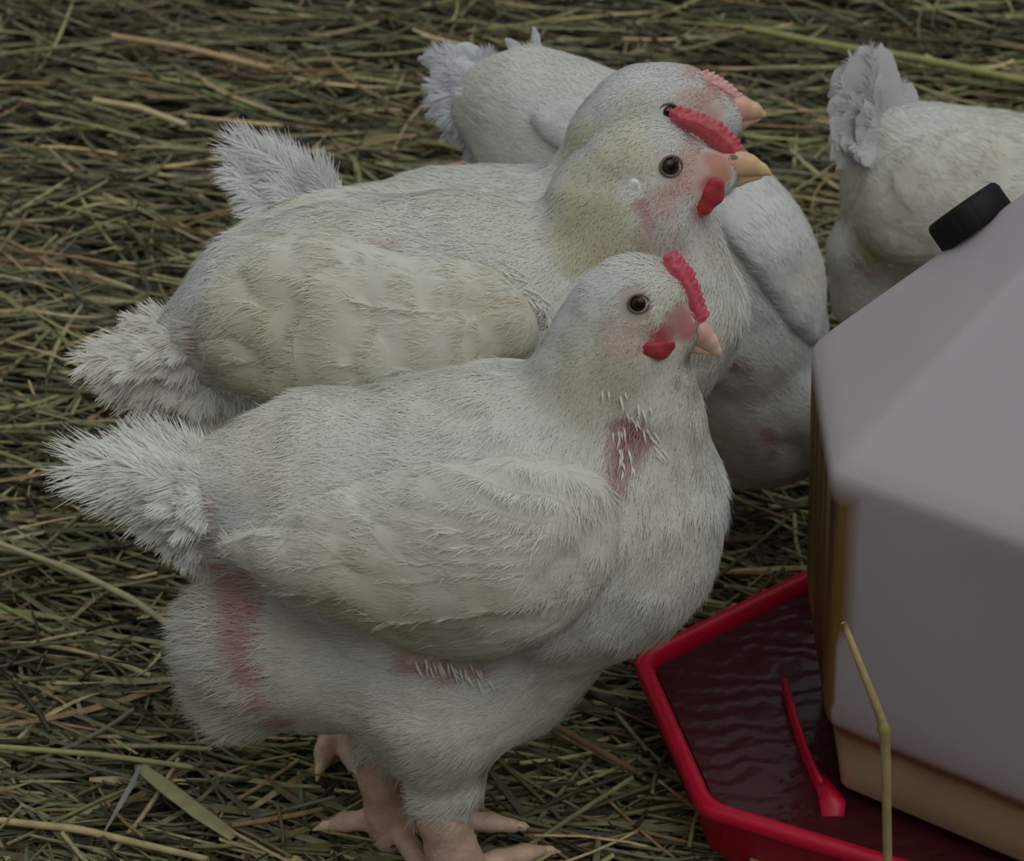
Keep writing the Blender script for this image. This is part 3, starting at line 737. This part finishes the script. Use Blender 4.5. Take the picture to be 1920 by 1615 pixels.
add_wattle(B, rootB, [(1188, 346, 12), (1193, 358, 14)], srgb(236, 236, 232), name='earlobe')
add_wattle(B, rootB, [(1342, 348, 17), (1336, 366, 20), (1316, 388, 18), (1300, 402, 9)], srgb(180, 58, 66), lat=.0165)
claws(rootB, clB)

# ------------------------------------------------------------------ third chicken, its face beside the second one's
Cb = Bird(0.262, 0, 0.78)
Cb.chain([(620, 430, 62), (700, 470, 120), (800, 480, 152), (920, 490, 172), (1060, 500, 182), (1180, 510, 165)], 0.02)
Cb.chain([(1190, 420, 130), (1178, 300, 96), (1215, 228, 86), (1262, 212, 80)], 0.03)
Cb.chain([(1290, 210, 66), (1325, 218, 50), (1350, 222, 34)], 0.014)
Cb.chain([(800, 620, 120), (900, 700, 110)], .02)
Cb.spine = np.array([Cb.P(x, y) for x, y in ((450, 300), (650, 430), (950, 480), (1130, 430), (1190, 300), (1250, 215), (1420, 215))])
clC = leg(Cb, [(760, 760, 40), (760, 900, 34), (758, 1030, 32)], 0.025, -20, L=.045) + leg(Cb, [(1000, 760, 40), (1000, 860, 34), (1000, 950, 32)], -0.025, -5, L=.045)
headC = Cb.P(1260, 215)
pC = [(1120, 290, 80, srgb(206, 210, 178), .7), (1200, 220, 60, srgb(212, 214, 190), .5), (1300, 200, 40, srgb(220, 190, 178), .6), (1340, 195, 34, srgb(224, 178, 170), .6), (1320, 240, 40, srgb(220, 175, 160), .6), (1300, 140, 22, srgb(226, 190, 180), .5), (1340, 150, 28, srgb(222, 160, 156), .7), (1375, 180, 20, srgb(214, 140, 140), .8), (1190, 235, 22, srgb(180, 160, 130), .4)]
rootC = build_bird(Cb, 'white chicken with pale pink face, its eye half hidden behind another chicken\'s red comb',
   dict(base=Cb.P(880, 1000) * np.array([1, 1, 0]), patches=pC, lenf=lambda p: np.clip((np.linalg.norm(p - headC, axis=1) - 0.025) / 0.06, 0, 1) * 0.009 + 0.004, liftf=lambda p: .12 + .5 * np.clip(1 - np.linalg.norm(p - headC, axis=1) / .04, 0, 1), n=46000, head=headC, bald=[(1254, 212, 28), (1350, 220, 34)], res=0.0022, cream=.35, seed=3))
fanC = [(408, 250, -.006), (425, 250, .004), (400, 280, .010), (450, 265, -.01), (470, 262, .0), (405, 320, .016), (420, 360, .02), (440, 395, .02), (520, 300, -.008), (500, 290, .01), (560, 340, .0), (480, 350, .022), (540, 380, .02)]
add_tail(Cb, rootC, (640, 405), fanC, srgb(232, 232, 230), seed=28, barbs=120, wdk=.30, reach=.86)
wfC = [(1040, 380, 760, 370, 30, 2), (1060, 400, 800, 400, 30, 3), (1080, 380, 860, 350, 30, 4)]
wing(Cb, rootC, [(730, 380), (800, 350), (920, 352), (1040, 385), (1090, 430), (1080, 520), (960, 560), (800, 540), (720, 450)], wfC, lambda V: Cb.patches(V, WHITE * np.ones((len(V), 1)), []), thick=.008, edge=50, seed=6, n_str=5000, far=False)
add_eye(Cb, rootC, 1254, 212, 19)
add_beak(Cb, rootC, [(1350, 208, 34), (1385, 204, 26), (1412, 208, 16), (1430, 215, 7)], [(1350, 232, 22), (1390, 228, 14), (1420, 222, 7)], col=srgb(214, 152, 146), tipc=srgb(212, 170, 138), nostril=(1372, 200))
add_comb(Cb, rootC, [(1300, 136), (1330, 132), (1362, 150), (1392, 176), (1396, 190), (1370, 188), (1335, 168), (1305, 152)], srgb(220, 166, 160), thick=.004)
claws(rootC, clC)

# ------------------------------------------------------------------ fourth chicken, between the heads and the waterer
D = Bird(0.40, -38, 0.92, x_anchor=1100, row_anchor=300)
D.chain([(925, 205, 72), (985, 220, 120), (1080, 300, 178), (1200, 400, 215), (1320, 520, 216), (1385, 610, 158)], .02)
D.chain([(1365, 640, 150), (1400, 760, 118), (1450, 800, 108)], .03)
D.chain([(1300, 720, 130), (1350, 800, 100)], .03)
D.chain([(1470, 750, 80), (1560, 780, 52), (1600, 850, 45), (1608, 890, 40)], .02)
D.spine = np.array([D.P(x, y) for x, y in ((850, 200), (1000, 240), (1200, 400), (1380, 620), (1480, 760), (1600, 860))])
clD = leg(D, [(1150, 700, 44), (1160, 800, 36)], 0.035, -60, L=.05) + leg(D, [(1240, 650, 44), (1240, 740, 36)], -0.035, -30, L=.05)
headD = D.P(1600, 860)
pD = [(1240, 250, 60, CREAM, .4), (1375, 690, 16, srgb(120, 80, 80), .8), (1400, 700, 22, srgb(190, 160, 150), .6), (1460, 830, 22, srgb(200, 130, 130), .6), (1470, 860, 16, srgb(200, 120, 125), .6), (1320, 820, 60, srgb(206, 186, 172), .6), (1400, 850, 60, srgb(214, 192, 182), .5)]
rootD = build_bird(D, 'white chicken leaning down to the waterer, its head hidden behind the tank',
   dict(base=D.P(1180, 720) * np.array([1, 1, 0]), patches=pD, lenf=lambda p: np.full(len(p), .010), liftf=lambda p: np.full(len(p), .08), n=46000, head=headD, res=0.0025, cream=.35, seed=4,
        quills=[(930, 180, 905, 280, 7, 150, .022)]))
wfD = [(1500, 560, 1330, 380, 70, 1), (1490, 600, 1300, 400, 60, 2), (1400, 400, 1200, 300, 90, 1)]
wing(D, rootD, [(1300, 300), (1420, 330), (1490, 400), (1535, 480), (1545, 560), (1530, 650), (1500, 640), (1440, 560), (1380, 470), (1300, 400), (1150, 330), (1000, 260), (1010, 200), (1120, 190)], wfD, lambda V: D.patches(V, WHITE * np.ones((len(V), 1)), [(1500, 520, 60, CREAM, .5)]), thick=.010, edge=40, seed=7, n_str=7000, far=False)
fanD = [(800, 110, .0), (830, 92, -.006), (870, 88, -.012), (905, 92, -.01), (796, 190, .01), (800, 150, .01), (805, 205, .016), (850, 120, .006), (830, 260, .02), (870, 305, .022), (885, 310, .02), (840, 230, .022), (860, 170, .024), (850, 270, .016)]
add_tail(D, rootD, (925, 190), fanD, srgb(222, 224, 228), seed=38, barbs=100, wdk=.40, fluff=.75, sheet=.95, fill=1, reach=.94)
for q_ in ((995, 48, -.02, 1010, 105), (940, 75, -.015, 990, 110), (775, 118, -.01, 860, 115)):
    add_tail(D, rootD, (940, 110), [q_], srgb(210, 212, 214), seed=39, barbs=60, wdk=.28, fluff=.7, name='loose_feather', fill=0)
add_beak(D, rootD, [(1612, 905, 20), (1618, 935, 10), (1620, 950, 4)], [(1606, 905, 14), (1612, 935, 6)])
add_eye(D, rootD, 1592, 860, 14)
claws(rootD, clD)

# ------------------------------------------------------------------ fifth chicken, far right
E = Bird(0.50, 12, 0.9, x_anchor=1760, row_anchor=350)
E.chain([(1650, 240, 50), (1700, 310, 110), (1755, 370, 172), (1850, 410, 195), (1950, 430, 190), (2040, 420, 150)], .02)
E.chain([(1620, 480, 70), (1660, 540, 90), (1800, 520, 130)], .02)
E.chain([(2080, 360, 100), (2120, 270, 70), (2150, 220, 56), (2185, 228, 30)], .02)
E.spine = np.array([E.P(x, y) for x, y in ((1600, 150), (1680, 280), (1850, 400), (2040, 400), (2120, 260), (2200, 220))])
clE = leg(E, [(1760, 600, 40), (1760, 700, 32)], 0.03, -10, L=.045) + leg(E, [(1860, 580, 40), (1860, 650, 32)], -0.03, 0, L=.045)
pE = [(1760, 290, 26, srgb(196, 176, 130), .6), (1730, 320, 26, srgb(196, 176, 130), .5), (1755, 300, 8, srgb(110, 80, 60), .7), (1640, 480, 40, srgb(206, 190, 140), .6), (1640, 520, 18, srgb(200, 150, 140), .5), (1610, 500, 10, srgb(180, 110, 110), .7), (1850, 300, 50, CREAM, .4)]
rootE = build_bird(E, 'white chicken at the right edge, partly behind the tank and its black cap',
   dict(base=E.P(1800, 640) * np.array([1, 1, 0]), patches=pE, lenf=lambda p: np.full(len(p), .009), liftf=lambda p: np.full(len(p), .07), n=24000, head=E.P(2150, 220), res=0.0026, cream=.55, seed=5))
wfE = [(1900, 380, 1640, 400, 60, 1), (1900, 330, 1680, 310, 60, 3), (1900, 300, 1760, 260, 50, 4)]
wing(E, rootE, [(1600, 400), (1620, 330), (1680, 270), (1780, 240), (1900, 260), (2020, 330), (2040, 420), (1960, 500), (1800, 500), (1700, 500), (1620, 470)], wfE, lambda V: E.patches(V, WHITE * (np.ones((len(V), 1)) * .6) + CREAM * .4, pE), thick=.010, edge=45, seed=9, n_str=6000, far=False)
fanE = [(1592, 92, .0), (1605, 95, .01), (1570, 150, .012), (1562, 200, .016), (1570, 250, .02), (1590, 272, .024), (1640, 130, -.004), (1690, 145, -.012), (1704, 175, -.014), (1700, 200, -.006), (1660, 160, .006), (1615, 190, .02)]
add_tail(E, rootE, (1668, 262), fanE, srgb(220, 218, 218), seed=48, barbs=80, wdk=.40, fluff=.55, sheet=1.0, fill=1, reach=.94)
add_eye(E, rootE, 2150, 215, 12)
add_beak(E, rootE, [(2195, 225, 22), (2225, 232, 12), (2240, 240, 4)], [(2195, 240, 14), (2225, 242, 6)])
add_comb(E, rootE, [(2140, 165), (2170, 165), (2200, 200), (2190, 210), (2160, 190)], srgb(214, 90, 100))
claws(rootE, clE)

# ------------------------------------------------------------------ poultry waterer: white tank in a red tray
M_tank = material('milky_plastic', attr=True, rough=0.42, spec=0.35, noise=(9, 0.05), sss=.7, ssr=(1, .95, .92), sscale=.035)
M_red = material('red_plastic', base=tuple(srgb(196, 14, 52)), rough=0.38, spec=0.5, noise=(60, .12))
M_pink = material('dark_red_plastic', base=tuple(srgb(150, 16, 42)), rough=0.5, spec=0.4)
M_cap = material('black_rubber', base=(0.006, 0.006, 0.007), rough=0.6, spec=0.3)
def prism_poly(poly, z): return np.concatenate([poly, np.full((len(poly), 1), z)], 1)
zl = 0.100
FL = at_z(1545, 1365, zl)[:2] - np.array([.0070, .004])  # front left edge of the tank
shA = at_y(1560, 880, FL[1]); ZS = shA[2]             # shoulder height
FL = shA[:2].copy()
BL = at_z(1520, 640, ZS)[:2]                           # back left shoulder
fr = at_z(1920, 1010, ZS)[:2]; fdir = unit(fr - FL)
apex = None
cxy = FL + 0.235 * unit(unit(BL - FL) + fdir)
FR = FL + fdir * 0.26
cx = cxy
# eight corners, mirrored through the centre
BL2 = BL
bdir = unit(np.array([-fdir[1], fdir[0]]))
TL = BL2 + unit(unit(BL - FL) * 0.2 + fdir * 0.8) * 0.001
corners = [FL, FR, None, None]
c4 = 2 * cx - FL; c5 = 2 * cx - FR; c_bl_op = 2 * cx - BL
foot_poly = np.array([FL, FR, c_bl_op, c4, c5, BL])
hgt = 0.16
# apex height from the two ridge lines
az = ZS + 0.20
best = None
for zz in np.linspace(ZS + .02, ZS + .5, 200):
    px, py = proj(np.array([cx[0], cx[1], zz])[None]); s_ = abs((py[0] - 880) / (px[0] - 1560) + 1.055)
    if best is None or s_ < best[0]: best = (s_, zz)
az = best[1]
print('tank', FL, BL, FR, cx, ZS, az)
def scale(poly, k): return cx + (poly - cx) * k
def inset(poly, d):
    n = len(poly); out_ = []
    for i in range(n):
        a, b, c = poly[i - 1], poly[i], poly[(i + 1) % n]; e1 = unit(b - a); e2 = unit(c - b)
        n1 = np.array([-e1[1], e1[0]]); n2 = np.array([-e2[1], e2[0]]); m = unit(n1 + n2); out_.append(b + m * d / max(m @ n1, .3))
    return np.array(out_)
area = 0.5 * np.sum(foot_poly[:, 0] * np.roll(foot_poly[:, 1], -1) - foot_poly[:, 1] * np.roll(foot_poly[:, 0], -1))
if area < 0: foot_poly = foot_poly[::-1]
def rounded(poly, rad, seg=6):
    n = len(poly); out_ = []
    for i in range(n):
        a, b, c = poly[i - 1], poly[i], poly[(i + 1) % n]
        p0 = b + unit(a - b) * rad; p2 = b + unit(c - b) * rad
        for t in np.linspace(0, 1, seg): out_.append((1 - t) ** 2 * p0 + 2 * t * (1 - t) * b + t * t * p2)
    return np.array(out_)
def subdivide(poly, m=14):
    n = len(poly); out_ = []
    for i in range(n):
        a, b = poly[i], poly[(i + 1) % n]; L = np.linalg.norm(b - a); k = max(1, int(L / 0.012))
        for t in np.arange(k) / k: out_.append(a + (b - a) * t)
    return np.array(out_)
def loft(rings):
    V = np.concatenate(rings); n = len(rings[0]); Fq = []
    i = np.arange(n); j = (i + 1) % n
    for k in range(len(rings) - 1): Fq.append(np.stack([k * n + i, k * n + j, (k + 1) * n + j, (k + 1) * n + i], 1))
    return V, np.concatenate(Fq)
base_ = subdivide(rounded(foot_poly, 0.009))
rings = []
def ring(d, z): return prism_poly(inset_r(d), z)
rp = rounded(foot_poly, 0.009)
def inset_r(d):
    q = rounded(inset(foot_poly, d), max(0.004, 0.009 - d * .3)); return subdivide_like(q)
cnt = [max(1, int(np.linalg.norm(rp[(i + 1) % len(rp)] - rp[i]) / 0.010)) for i in range(len(rp))]
def subdivide_like(q):
    out_ = []
    for i in range(len(q)):
        a, b = q[i], q[(i + 1) % len(q)]
        for t in np.arange(cnt[i]) / cnt[i]: out_.append(a + (b - a) * t)
    return np.array(out_)
for d, z in ((.045, .012), (.040, .0125), (.036, .014), (.0355, .03), (.0355, zl - .052), (.031, zl - .0515), (.0225, zl - .050), (.0205, zl - .047), (.019, zl - .035), (.0175, zl - .026), (.017, zl - .018), (.016, zl - .012), (.0150, zl - .008), (.0140, zl - .005), (.0125, zl - .0025), (.0115, zl), (.0102, zl + .0015), (.009, zl + .003), (.0083, zl + .005), (.0078, zl + .007), (.0074, zl + .010), (.007, zl + .014)): rings.append(ring(d, z))
for t in np.linspace(.12, .95, 12): rings.append(ring(.007 * (1 - t), zl + (ZS - zl) * t))
for d, z in ((0.0003, ZS - .004), (.002, ZS - 0.0008)): rings.append(ring(d, z))
top0 = inset_r(0.002)
for t in list(np.linspace(.03, .88, 26)): rings.append(prism_poly(cx + (top0 - cx) * (1 - t), ZS + (az - ZS) * t))
neck = cx + (top0 - cx) * .11
rings.append(prism_poly(neck, ZS + (az - ZS) * .90)); rings.append(prism_poly(cx + (neck - cx) * .05, ZS + (az - ZS) * .91))
V, Fq = loft(rings)
# own colours of the plastic: milky, brown tide line and yellowed foot, algae-streaked left wall
col = np.tile(srgb(184, 172, 176), (len(V), 1))
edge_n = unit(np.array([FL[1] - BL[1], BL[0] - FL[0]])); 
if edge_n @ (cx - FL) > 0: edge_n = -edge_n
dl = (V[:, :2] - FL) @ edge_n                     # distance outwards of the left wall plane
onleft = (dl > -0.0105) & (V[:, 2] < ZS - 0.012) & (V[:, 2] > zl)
z = V[:, 2]
tide = np.exp(-((z - zl + 0.002 - .002 * N1(V * 60)) / 0.0062) ** 2)[:, None]
below = np.clip((zl + .001 - z) / 0.003, 0, 1)[:, None]
col = col * (1 - below) + srgb(168, 150, 118) * below
blot = np.clip(N1(V * 34) * 1.6 - .2, 0, 1)[:, None] * below; col = col * (1 - blot * .4) + srgb(196, 164, 142) * blot * .4
col = col * (1 - tide * .85) + srgb(122, 76, 36) * tide * .85
up_ = np.clip(np.exp(-np.clip(z - zl, 0, 1) / .012), 0, 1)[:, None] * (z > zl)[:, None]; col = col * (1 - up_ * .35) + srgb(130, 90, 50) * up_ * .35
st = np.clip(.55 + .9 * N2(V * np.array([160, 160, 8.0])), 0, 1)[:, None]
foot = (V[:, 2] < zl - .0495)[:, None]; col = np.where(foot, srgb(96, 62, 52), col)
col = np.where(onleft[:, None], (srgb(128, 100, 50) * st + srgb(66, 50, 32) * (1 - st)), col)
root = empty('poultry_waterer', (cx[0], cx[1], 0), 'large milky white drinking tank standing in a red tray, at the right edge', 'waterer')
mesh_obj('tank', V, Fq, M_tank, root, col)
# handle slot seen as a dark slit low on the front foot
def tube(pts, rad, nseg=12, close=False):
    pts = np.array(pts, float); n = len(pts)
    T = unit(np.roll(pts, -1, 0) - np.roll(pts, 1, 0)) if close else unit(np.gradient(pts, axis=0))
    upv = np.array([0, 0, 1.0]); S = unit(np.cross(T, upv)); U = np.cross(S, T)
    a = np.linspace(0, 2 * math.pi, nseg, endpoint=False); rad = np.broadcast_to(rad, (n,))
    V = pts[:, None] + rad[:, None, None] * (np.cos(a)[None, :, None] * S[:, None] + np.sin(a)[None, :, None] * U[:, None])
    idx = np.arange(n * nseg).reshape(n, nseg); nx = np.roll(idx, -1, 1)
    if close: nn_ = np.roll(idx, -1, 0); Fq = np.stack([idx, nn_, np.roll(nn_, -1, 1), nx], -1)
    else: Fq = np.stack([idx[:-1], idx[1:], nx[1:], nx[:-1]], -1)
    return V.reshape(-1, 3), Fq.reshape(-1, 4)
# cap on the far slope, just over the ridge
p0 = at_y(1520, 640, BL[1]); 
apx = np.array([cx[0], cx[1], az]); bl3 = np.array([BL[0], BL[1], ZS]); c5_3 = np.array([c5[0], c5[1], ZS])
fn = unit(np.cross(apx - bl3, c5_3 - bl3)); 
if fn[1] < 0: fn = -fn
rl = unit(apx - bl3)
rpt = None; bb = 1e9
for t in np.linspace(0, 1, 400):
    q = bl3 + (apx - bl3) * t; px, py = proj(q[None])
    if abs(px[0] - 1820) < bb: bb = abs(px[0] - 1820); rpt = q
inw = unit(np.cross(fn, rl)); 
if inw @ (c5_3 - bl3) < 0: inw = -inw
RC = 0.0225
cc = rpt + inw * (RC * 0.55) + fn * 0.001
u1, u2 = rl, inw
a = np.linspace(0, 2 * math.pi, 64, endpoint=False); rr_ = []
for rad, hh in ((.92, -.004), (1.0, -.002), (1.0, .010), (.97, .0125), (.90, .0135), (.6, .0137), (.02, .0137)):
    k = 1 + (0.015 * np.sign(np.sin(a * 24)) if 0 < hh < .011 or rad == 1.0 else 0)
    rr_.append(cc + RC * rad * (k * np.cos(a))[:, None] * u1 + RC * rad * (k * np.sin(a))[:, None] * u2 + fn * hh)
V, Fq = loft(rr_); cap = mesh_obj('cap', V, Fq, M_cap, root); cap['label'] = 'black screw cap'
# tray
ZT = 0.048
L1 = at_z(1193, 1226, ZT)[:2]; L2 = at_z(1318, 1508, ZT)[:2]; K1 = at_z(1502, 1074, ZT)[:2]; F1 = at_z(1660, 1612, ZT)[:2]
d1 = unit(K1 - L1); d2 = unit(F1 - L2)
T3 = L2 + d2 * 0.32; T0 = L1 + d1 * 0.30
tray = np.array([L1, L2, T3, 2 * cx - L1 + (T3 - L2) * 0, 2 * cx - L2, T0])
tray = np.array([L1, L2, T3, 2 * cx - L1, 2 * cx - L2, T0])
ar = 0.5 * np.sum(tray[:, 0] * np.roll(tray[:, 1], -1) - tray[:, 1] * np.roll(tray[:, 0], -1))
if ar < 0: tray = tray[::-1]
def tring(d, z): return prism_poly(rounded(inset(tray, d), 0.010, 6), z)
rg = [tring(.012, .001), tring(.009, .004), tring(.0035, ZT - .012), tring(.002, ZT - .010), tring(-.002, ZT - .0095), tring(-.0028, ZT - .006), tring(-.0020, ZT - .002), tring(.000, ZT), tring(.004, ZT + .0004), tring(.007, ZT - .002), tring(.0082, ZT - .006), tring(.0095, ZT - .010), tring(.013, .008), tring(.019, .005), tring(.055, .005), tring(.07, .006)]
V, Fq = loft(rg)
n_ = len(rg[0]); c0 = len(V); V = np.concatenate([V, [[cx[0], cx[1], .001], [cx[0], cx[1], .006]]])
i = np.arange(n_); j = (i + 1) % n_; last = (len(rg) - 1) * n_
tri = np.concatenate([np.stack([j, i, np.full(n_, c0)], 1), np.stack([last + i, last + j, np.full(n_, c0 + 1)], 1)])
tr = mesh_obj('tray', V, [Fq, tri], M_red, root)
# divider fin in the trough
def slab(pts_top, zbot, th):
    P = np.array(pts_top, float); n = len(P); t = unit(np.gradient(P[:, :2], axis=0)); s_ = np.stack([-t[:, 1], t[:, 0], 0 * t[:, 0]], 1) * th
    lo = P.copy(); lo[:, 2] = zbot
    rr2 = np.stack([lo - s_, P - s_ * 1.0 - [0, 0, .0006], P - s_ * .5, P + s_ * .5, P + s_ - [0, 0, .0006], lo + s_ * 7], 1)
    idx = np.arange(n * 6).reshape(n, 6); nx = np.roll(idx, -1, 1)
    Fq = np.stack([idx[:-1], idx[1:], nx[1:], nx[:-1]], -1).reshape(-1, 4)
    caps = np.array([[idx[0, 0], idx[0, 1], idx[0, 2], idx[0, 3]], [idx[0, 0], idx[0, 3], idx[0, 4], idx[0, 5]], [idx[-1, 3], idx[-1, 2], idx[-1, 1], idx[-1, 0]], [idx[-1, 5], idx[-1, 4], idx[-1, 3], idx[-1, 0]]])
    return rr2.reshape(-1, 3), np.concatenate([Fq, caps])
ztop = .050
pts = [np.append(at_z(x, y, ztop)[:2], ztop) for x, y in ((1472, 1272), (1490, 1335), (1510, 1395), (1530, 1445), (1540, 1462))]
V, Fq = slab(pts, .006, .0016); mesh_obj('divider', V, Fq, M_red, tr)
tri_px = [(1532, 1455), (1548, 1452), (1586, 1502), (1584, 1512), (1542, 1512)]
tp = np.array([at_z(x, y, .048) for x, y in tri_px]); bt = tp.copy(); bt[:, 2] = .006
n5 = len(tp); i = np.arange(n5); j = (i + 1) % n5
Fs = [np.stack([n5 + i, n5 + j, j, i], 1), np.array([[0, 3, 4], [0, 1, 3], [1, 2, 3]])]
mesh_obj('divider_foot', np.concatenate([tp, bt]), Fs, M_red, tr, smooth=False)
# water
ZW = 0.0405
w = tring(.0100, ZW)[:, :2]; ncw = 60; rad_ = np.linspace(0.0, 1, ncw)
V = np.concatenate([prism_poly(cx + (w - cx) * t, ZW) for t in np.linspace(.30, 1, ncw)])
V[:, 2] += 0.0002 * N1(V * 90)
nw = len(w); i = np.arange(nw); j = (i + 1) % nw
Fq = np.concatenate([np.stack([k * nw + i, k * nw + j, (k + 1) * nw + j, (k + 1) * nw + i], 1) for k in range(ncw - 1)])
M_water = bpy.data.materials.new('murky_water'); M_water.use_nodes = True
n = M_water.node_tree; b = n.nodes['Principled BSDF']
b.inputs['Base Color'].default_value = (*srgb(70, 28, 30), 1); b.inputs['Roughness'].default_value = .2; b.inputs['Specular IOR Level'].default_value = .5; b.inputs['IOR'].default_value = 1.33; b.inputs['Transmission Weight'].default_value = 0.0
tcn = n.nodes.new('ShaderNodeTexCoord'); wv = n.nodes.new('ShaderNodeTexWave'); mpn = n.nodes.new('ShaderNodeMapping'); bp = n.nodes.new('ShaderNodeBump')
mpn.inputs['Rotation'].default_value = (0, 0, 1.45)
wv.inputs['Scale'].default_value = 20; wv.inputs['Distortion'].default_value = 9; wv.inputs['Detail'].default_value = 3; wv.inputs['Detail Scale'].default_value = 1.3
bp.inputs['Strength'].default_value = 0.26; bp.inputs['Distance'].default_value = .002
n.links.new(tcn.outputs['Object'], mpn.inputs[0]); n.links.new(mpn.outputs[0], wv.inputs[0]); n.links.new(wv.outputs['Fac'], bp.inputs['Height']); n.links.new(bp.outputs[0], b.inputs['Normal'])
o = mesh_obj('water', V, Fq, M_water); tag(o, 'murky rippled brown water standing in the red tray', 'water', kind='stuff')

# ------------------------------------------------------------------ single straws that stand out
M_straw = material('straw_stalk', attr=True, rough=.45, spec=.4, noise=(90, .22))
def straw(name, label, cat, wpts, w0, colr, flat=False, joints=()):
    P = np.array(wpts, float); t = np.linspace(0, 1, len(P)); T = np.linspace(0, 1, 40)
    C = np.stack([np.interp(T, t, P[:, k]) for k in range(3)], 1)
    for _ in range(2): C[1:-1] = (C[:-2] + 2 * C[1:-1] + C[2:]) / 4
    rad = np.interp(T, np.linspace(0, 1, len(w0)), w0)
    for jt in joints: rad = rad * (1 + .35 * np.exp(-((T - jt) / .02) ** 2))
    V, Fq = tube(C, rad, 12)
    if flat:
        V = V.reshape(40, 12, 3); V = C[:, None] + (V - C[:, None]) * np.array([1, 1, .18]); V = V.reshape(-1, 3)
    cc = np.tile(colr, (len(V), 1)); tt = np.repeat(T, 12)[:, None]
    for jt in joints: cc = np.where(np.abs(tt - jt) < .03, cc * np.array([.75, .85, .65]), cc)
    Vm = len(V); V = np.concatenate([V, C[:1], C[-1:]]); i = np.arange(12); j = (i + 1) % 12
    tr_ = np.concatenate([np.stack([j, i, np.full(12, Vm)], 1), np.stack([Vm - 12 + i, Vm - 12 + j, np.full(12, Vm + 1)], 1)])
    cc = np.concatenate([cc, cc[:1], cc[-1:]])
    o = mesh_obj(name, V, [Fq, tr_], M_straw, None, cc); tag(o, label, cat, 'single straws'); return o
def gz(x, y, z): return at_z(x, y, z)
Y_S = -0.082
straw('straw_stalk', 'tall bent straw stalk standing upright before the white tank', 'straw',
      [at_y(1665, 1700, Y_S), at_y(1664, 1600, Y_S), at_y(1662, 1470, Y_S), at_y(1659, 1370, Y_S), at_y(1648, 1335, Y_S + .001), at_y(1622, 1270, Y_S + .006), at_y(1582, 1168, Y_S + .016)], [.0026, .0026, .0026, .0029, .0024, .0022, .0016], srgb(168, 150, 104), joints=(.52,))
straw('straw_stalk', 'long pale straw stalk slanting across the hay, left of the foremost chicken\'s rump', 'straw', [gz(-60, 1000, .012), gz(0, 1020, .012), gz(150, 1075, .016), gz(250, 1125, .016), gz(345, 1193, .006)], [.0014, .0018, .0022, .0022, .0022], srgb(176, 164, 128), joints=(.45,))
straw('straw_stalk', 'thick light green stalk lying along the top right of the hay', 'straw', [gz(1395, 52, .012), gz(1560, 85, .014), gz(1720, 110, .014), gz(1960, 160, .01)], [.003, .0035, .004, .0035], srgb(150, 146, 88))
straw('straw_stalk', 'orange brown stalk end just behind the third chicken\'s back', 'straw', [gz(640, 372, .02), gz(760, 336, .03), gz(872, 306, .035)], [.002, .0028, .0026], srgb(186, 130, 88))
straw('grass_blade', 'wide flat dry grass blade lying in the hay at lower left', 'grass blade', [gz(262, 1438, .012), gz(310, 1475, .012), gz(375, 1525, .012), gz(440, 1570, .008)], [.004, .0055, .0055, .004], srgb(150, 140, 100), flat=True)
straw('straw_stalk', 'pale straw lying nearly level along the bottom left corner', 'straw', [gz(-40, 1535, .008), gz(150, 1556, .009), gz(390, 1612, .006)], [.0022, .0024, .002], srgb(178, 162, 116))
straw('straw_stalk', 'long greenish straw level across the hay, below the rump fluff at left', 'straw', [gz(-40, 1398, .008), gz(180, 1415, .009), gz(368, 1440, .006)], [.0018, .0018, .0016], srgb(156, 156, 100))
straw('straw_stalk', 'short pale straw in the upper left hay, tilted down to the right', 'straw', [gz(176, 188, .012), gz(260, 202, .014), gz(352, 236, .01)], [.0028, .003, .0028], srgb(190, 172, 132))
straw('straw_stalk', 'tan straw near the top left, left of the tails', 'straw', [gz(212, 68, .012), gz(350, 90, .014), gz(510, 130, .01)], [.0028, .003, .0028], srgb(176, 150, 112))
straw('grass_blade', 'thin upright grass blade at the red tray\'s front left corner', 'grass blade', [gz(1292, 1590, .004), gz(1300, 1545, .012), gz(1318, 1500, .02), gz(1344, 1462, .03)], [.0014, .0013, .001, .0005], srgb(130, 124, 84))
straw('straw_stalk', 'reddish brown straw under the foremost chicken\'s breast, left of the tray', 'straw', [gz(1030, 1355, .01), gz(1100, 1395, .012), gz(1205, 1455, .008)], [.0024, .0024, .0022], srgb(126, 100, 72))
straw('grass_blade', 'blue-grey curled grass blade standing in the hay near the bottom left', 'grass blade', [gz(196, 1560, .004), gz(225, 1510, .016), gz(248, 1470, .02), gz(262, 1438, .016)], [.0008, .0018, .002, .0012], srgb(130, 132, 122), flat=True)
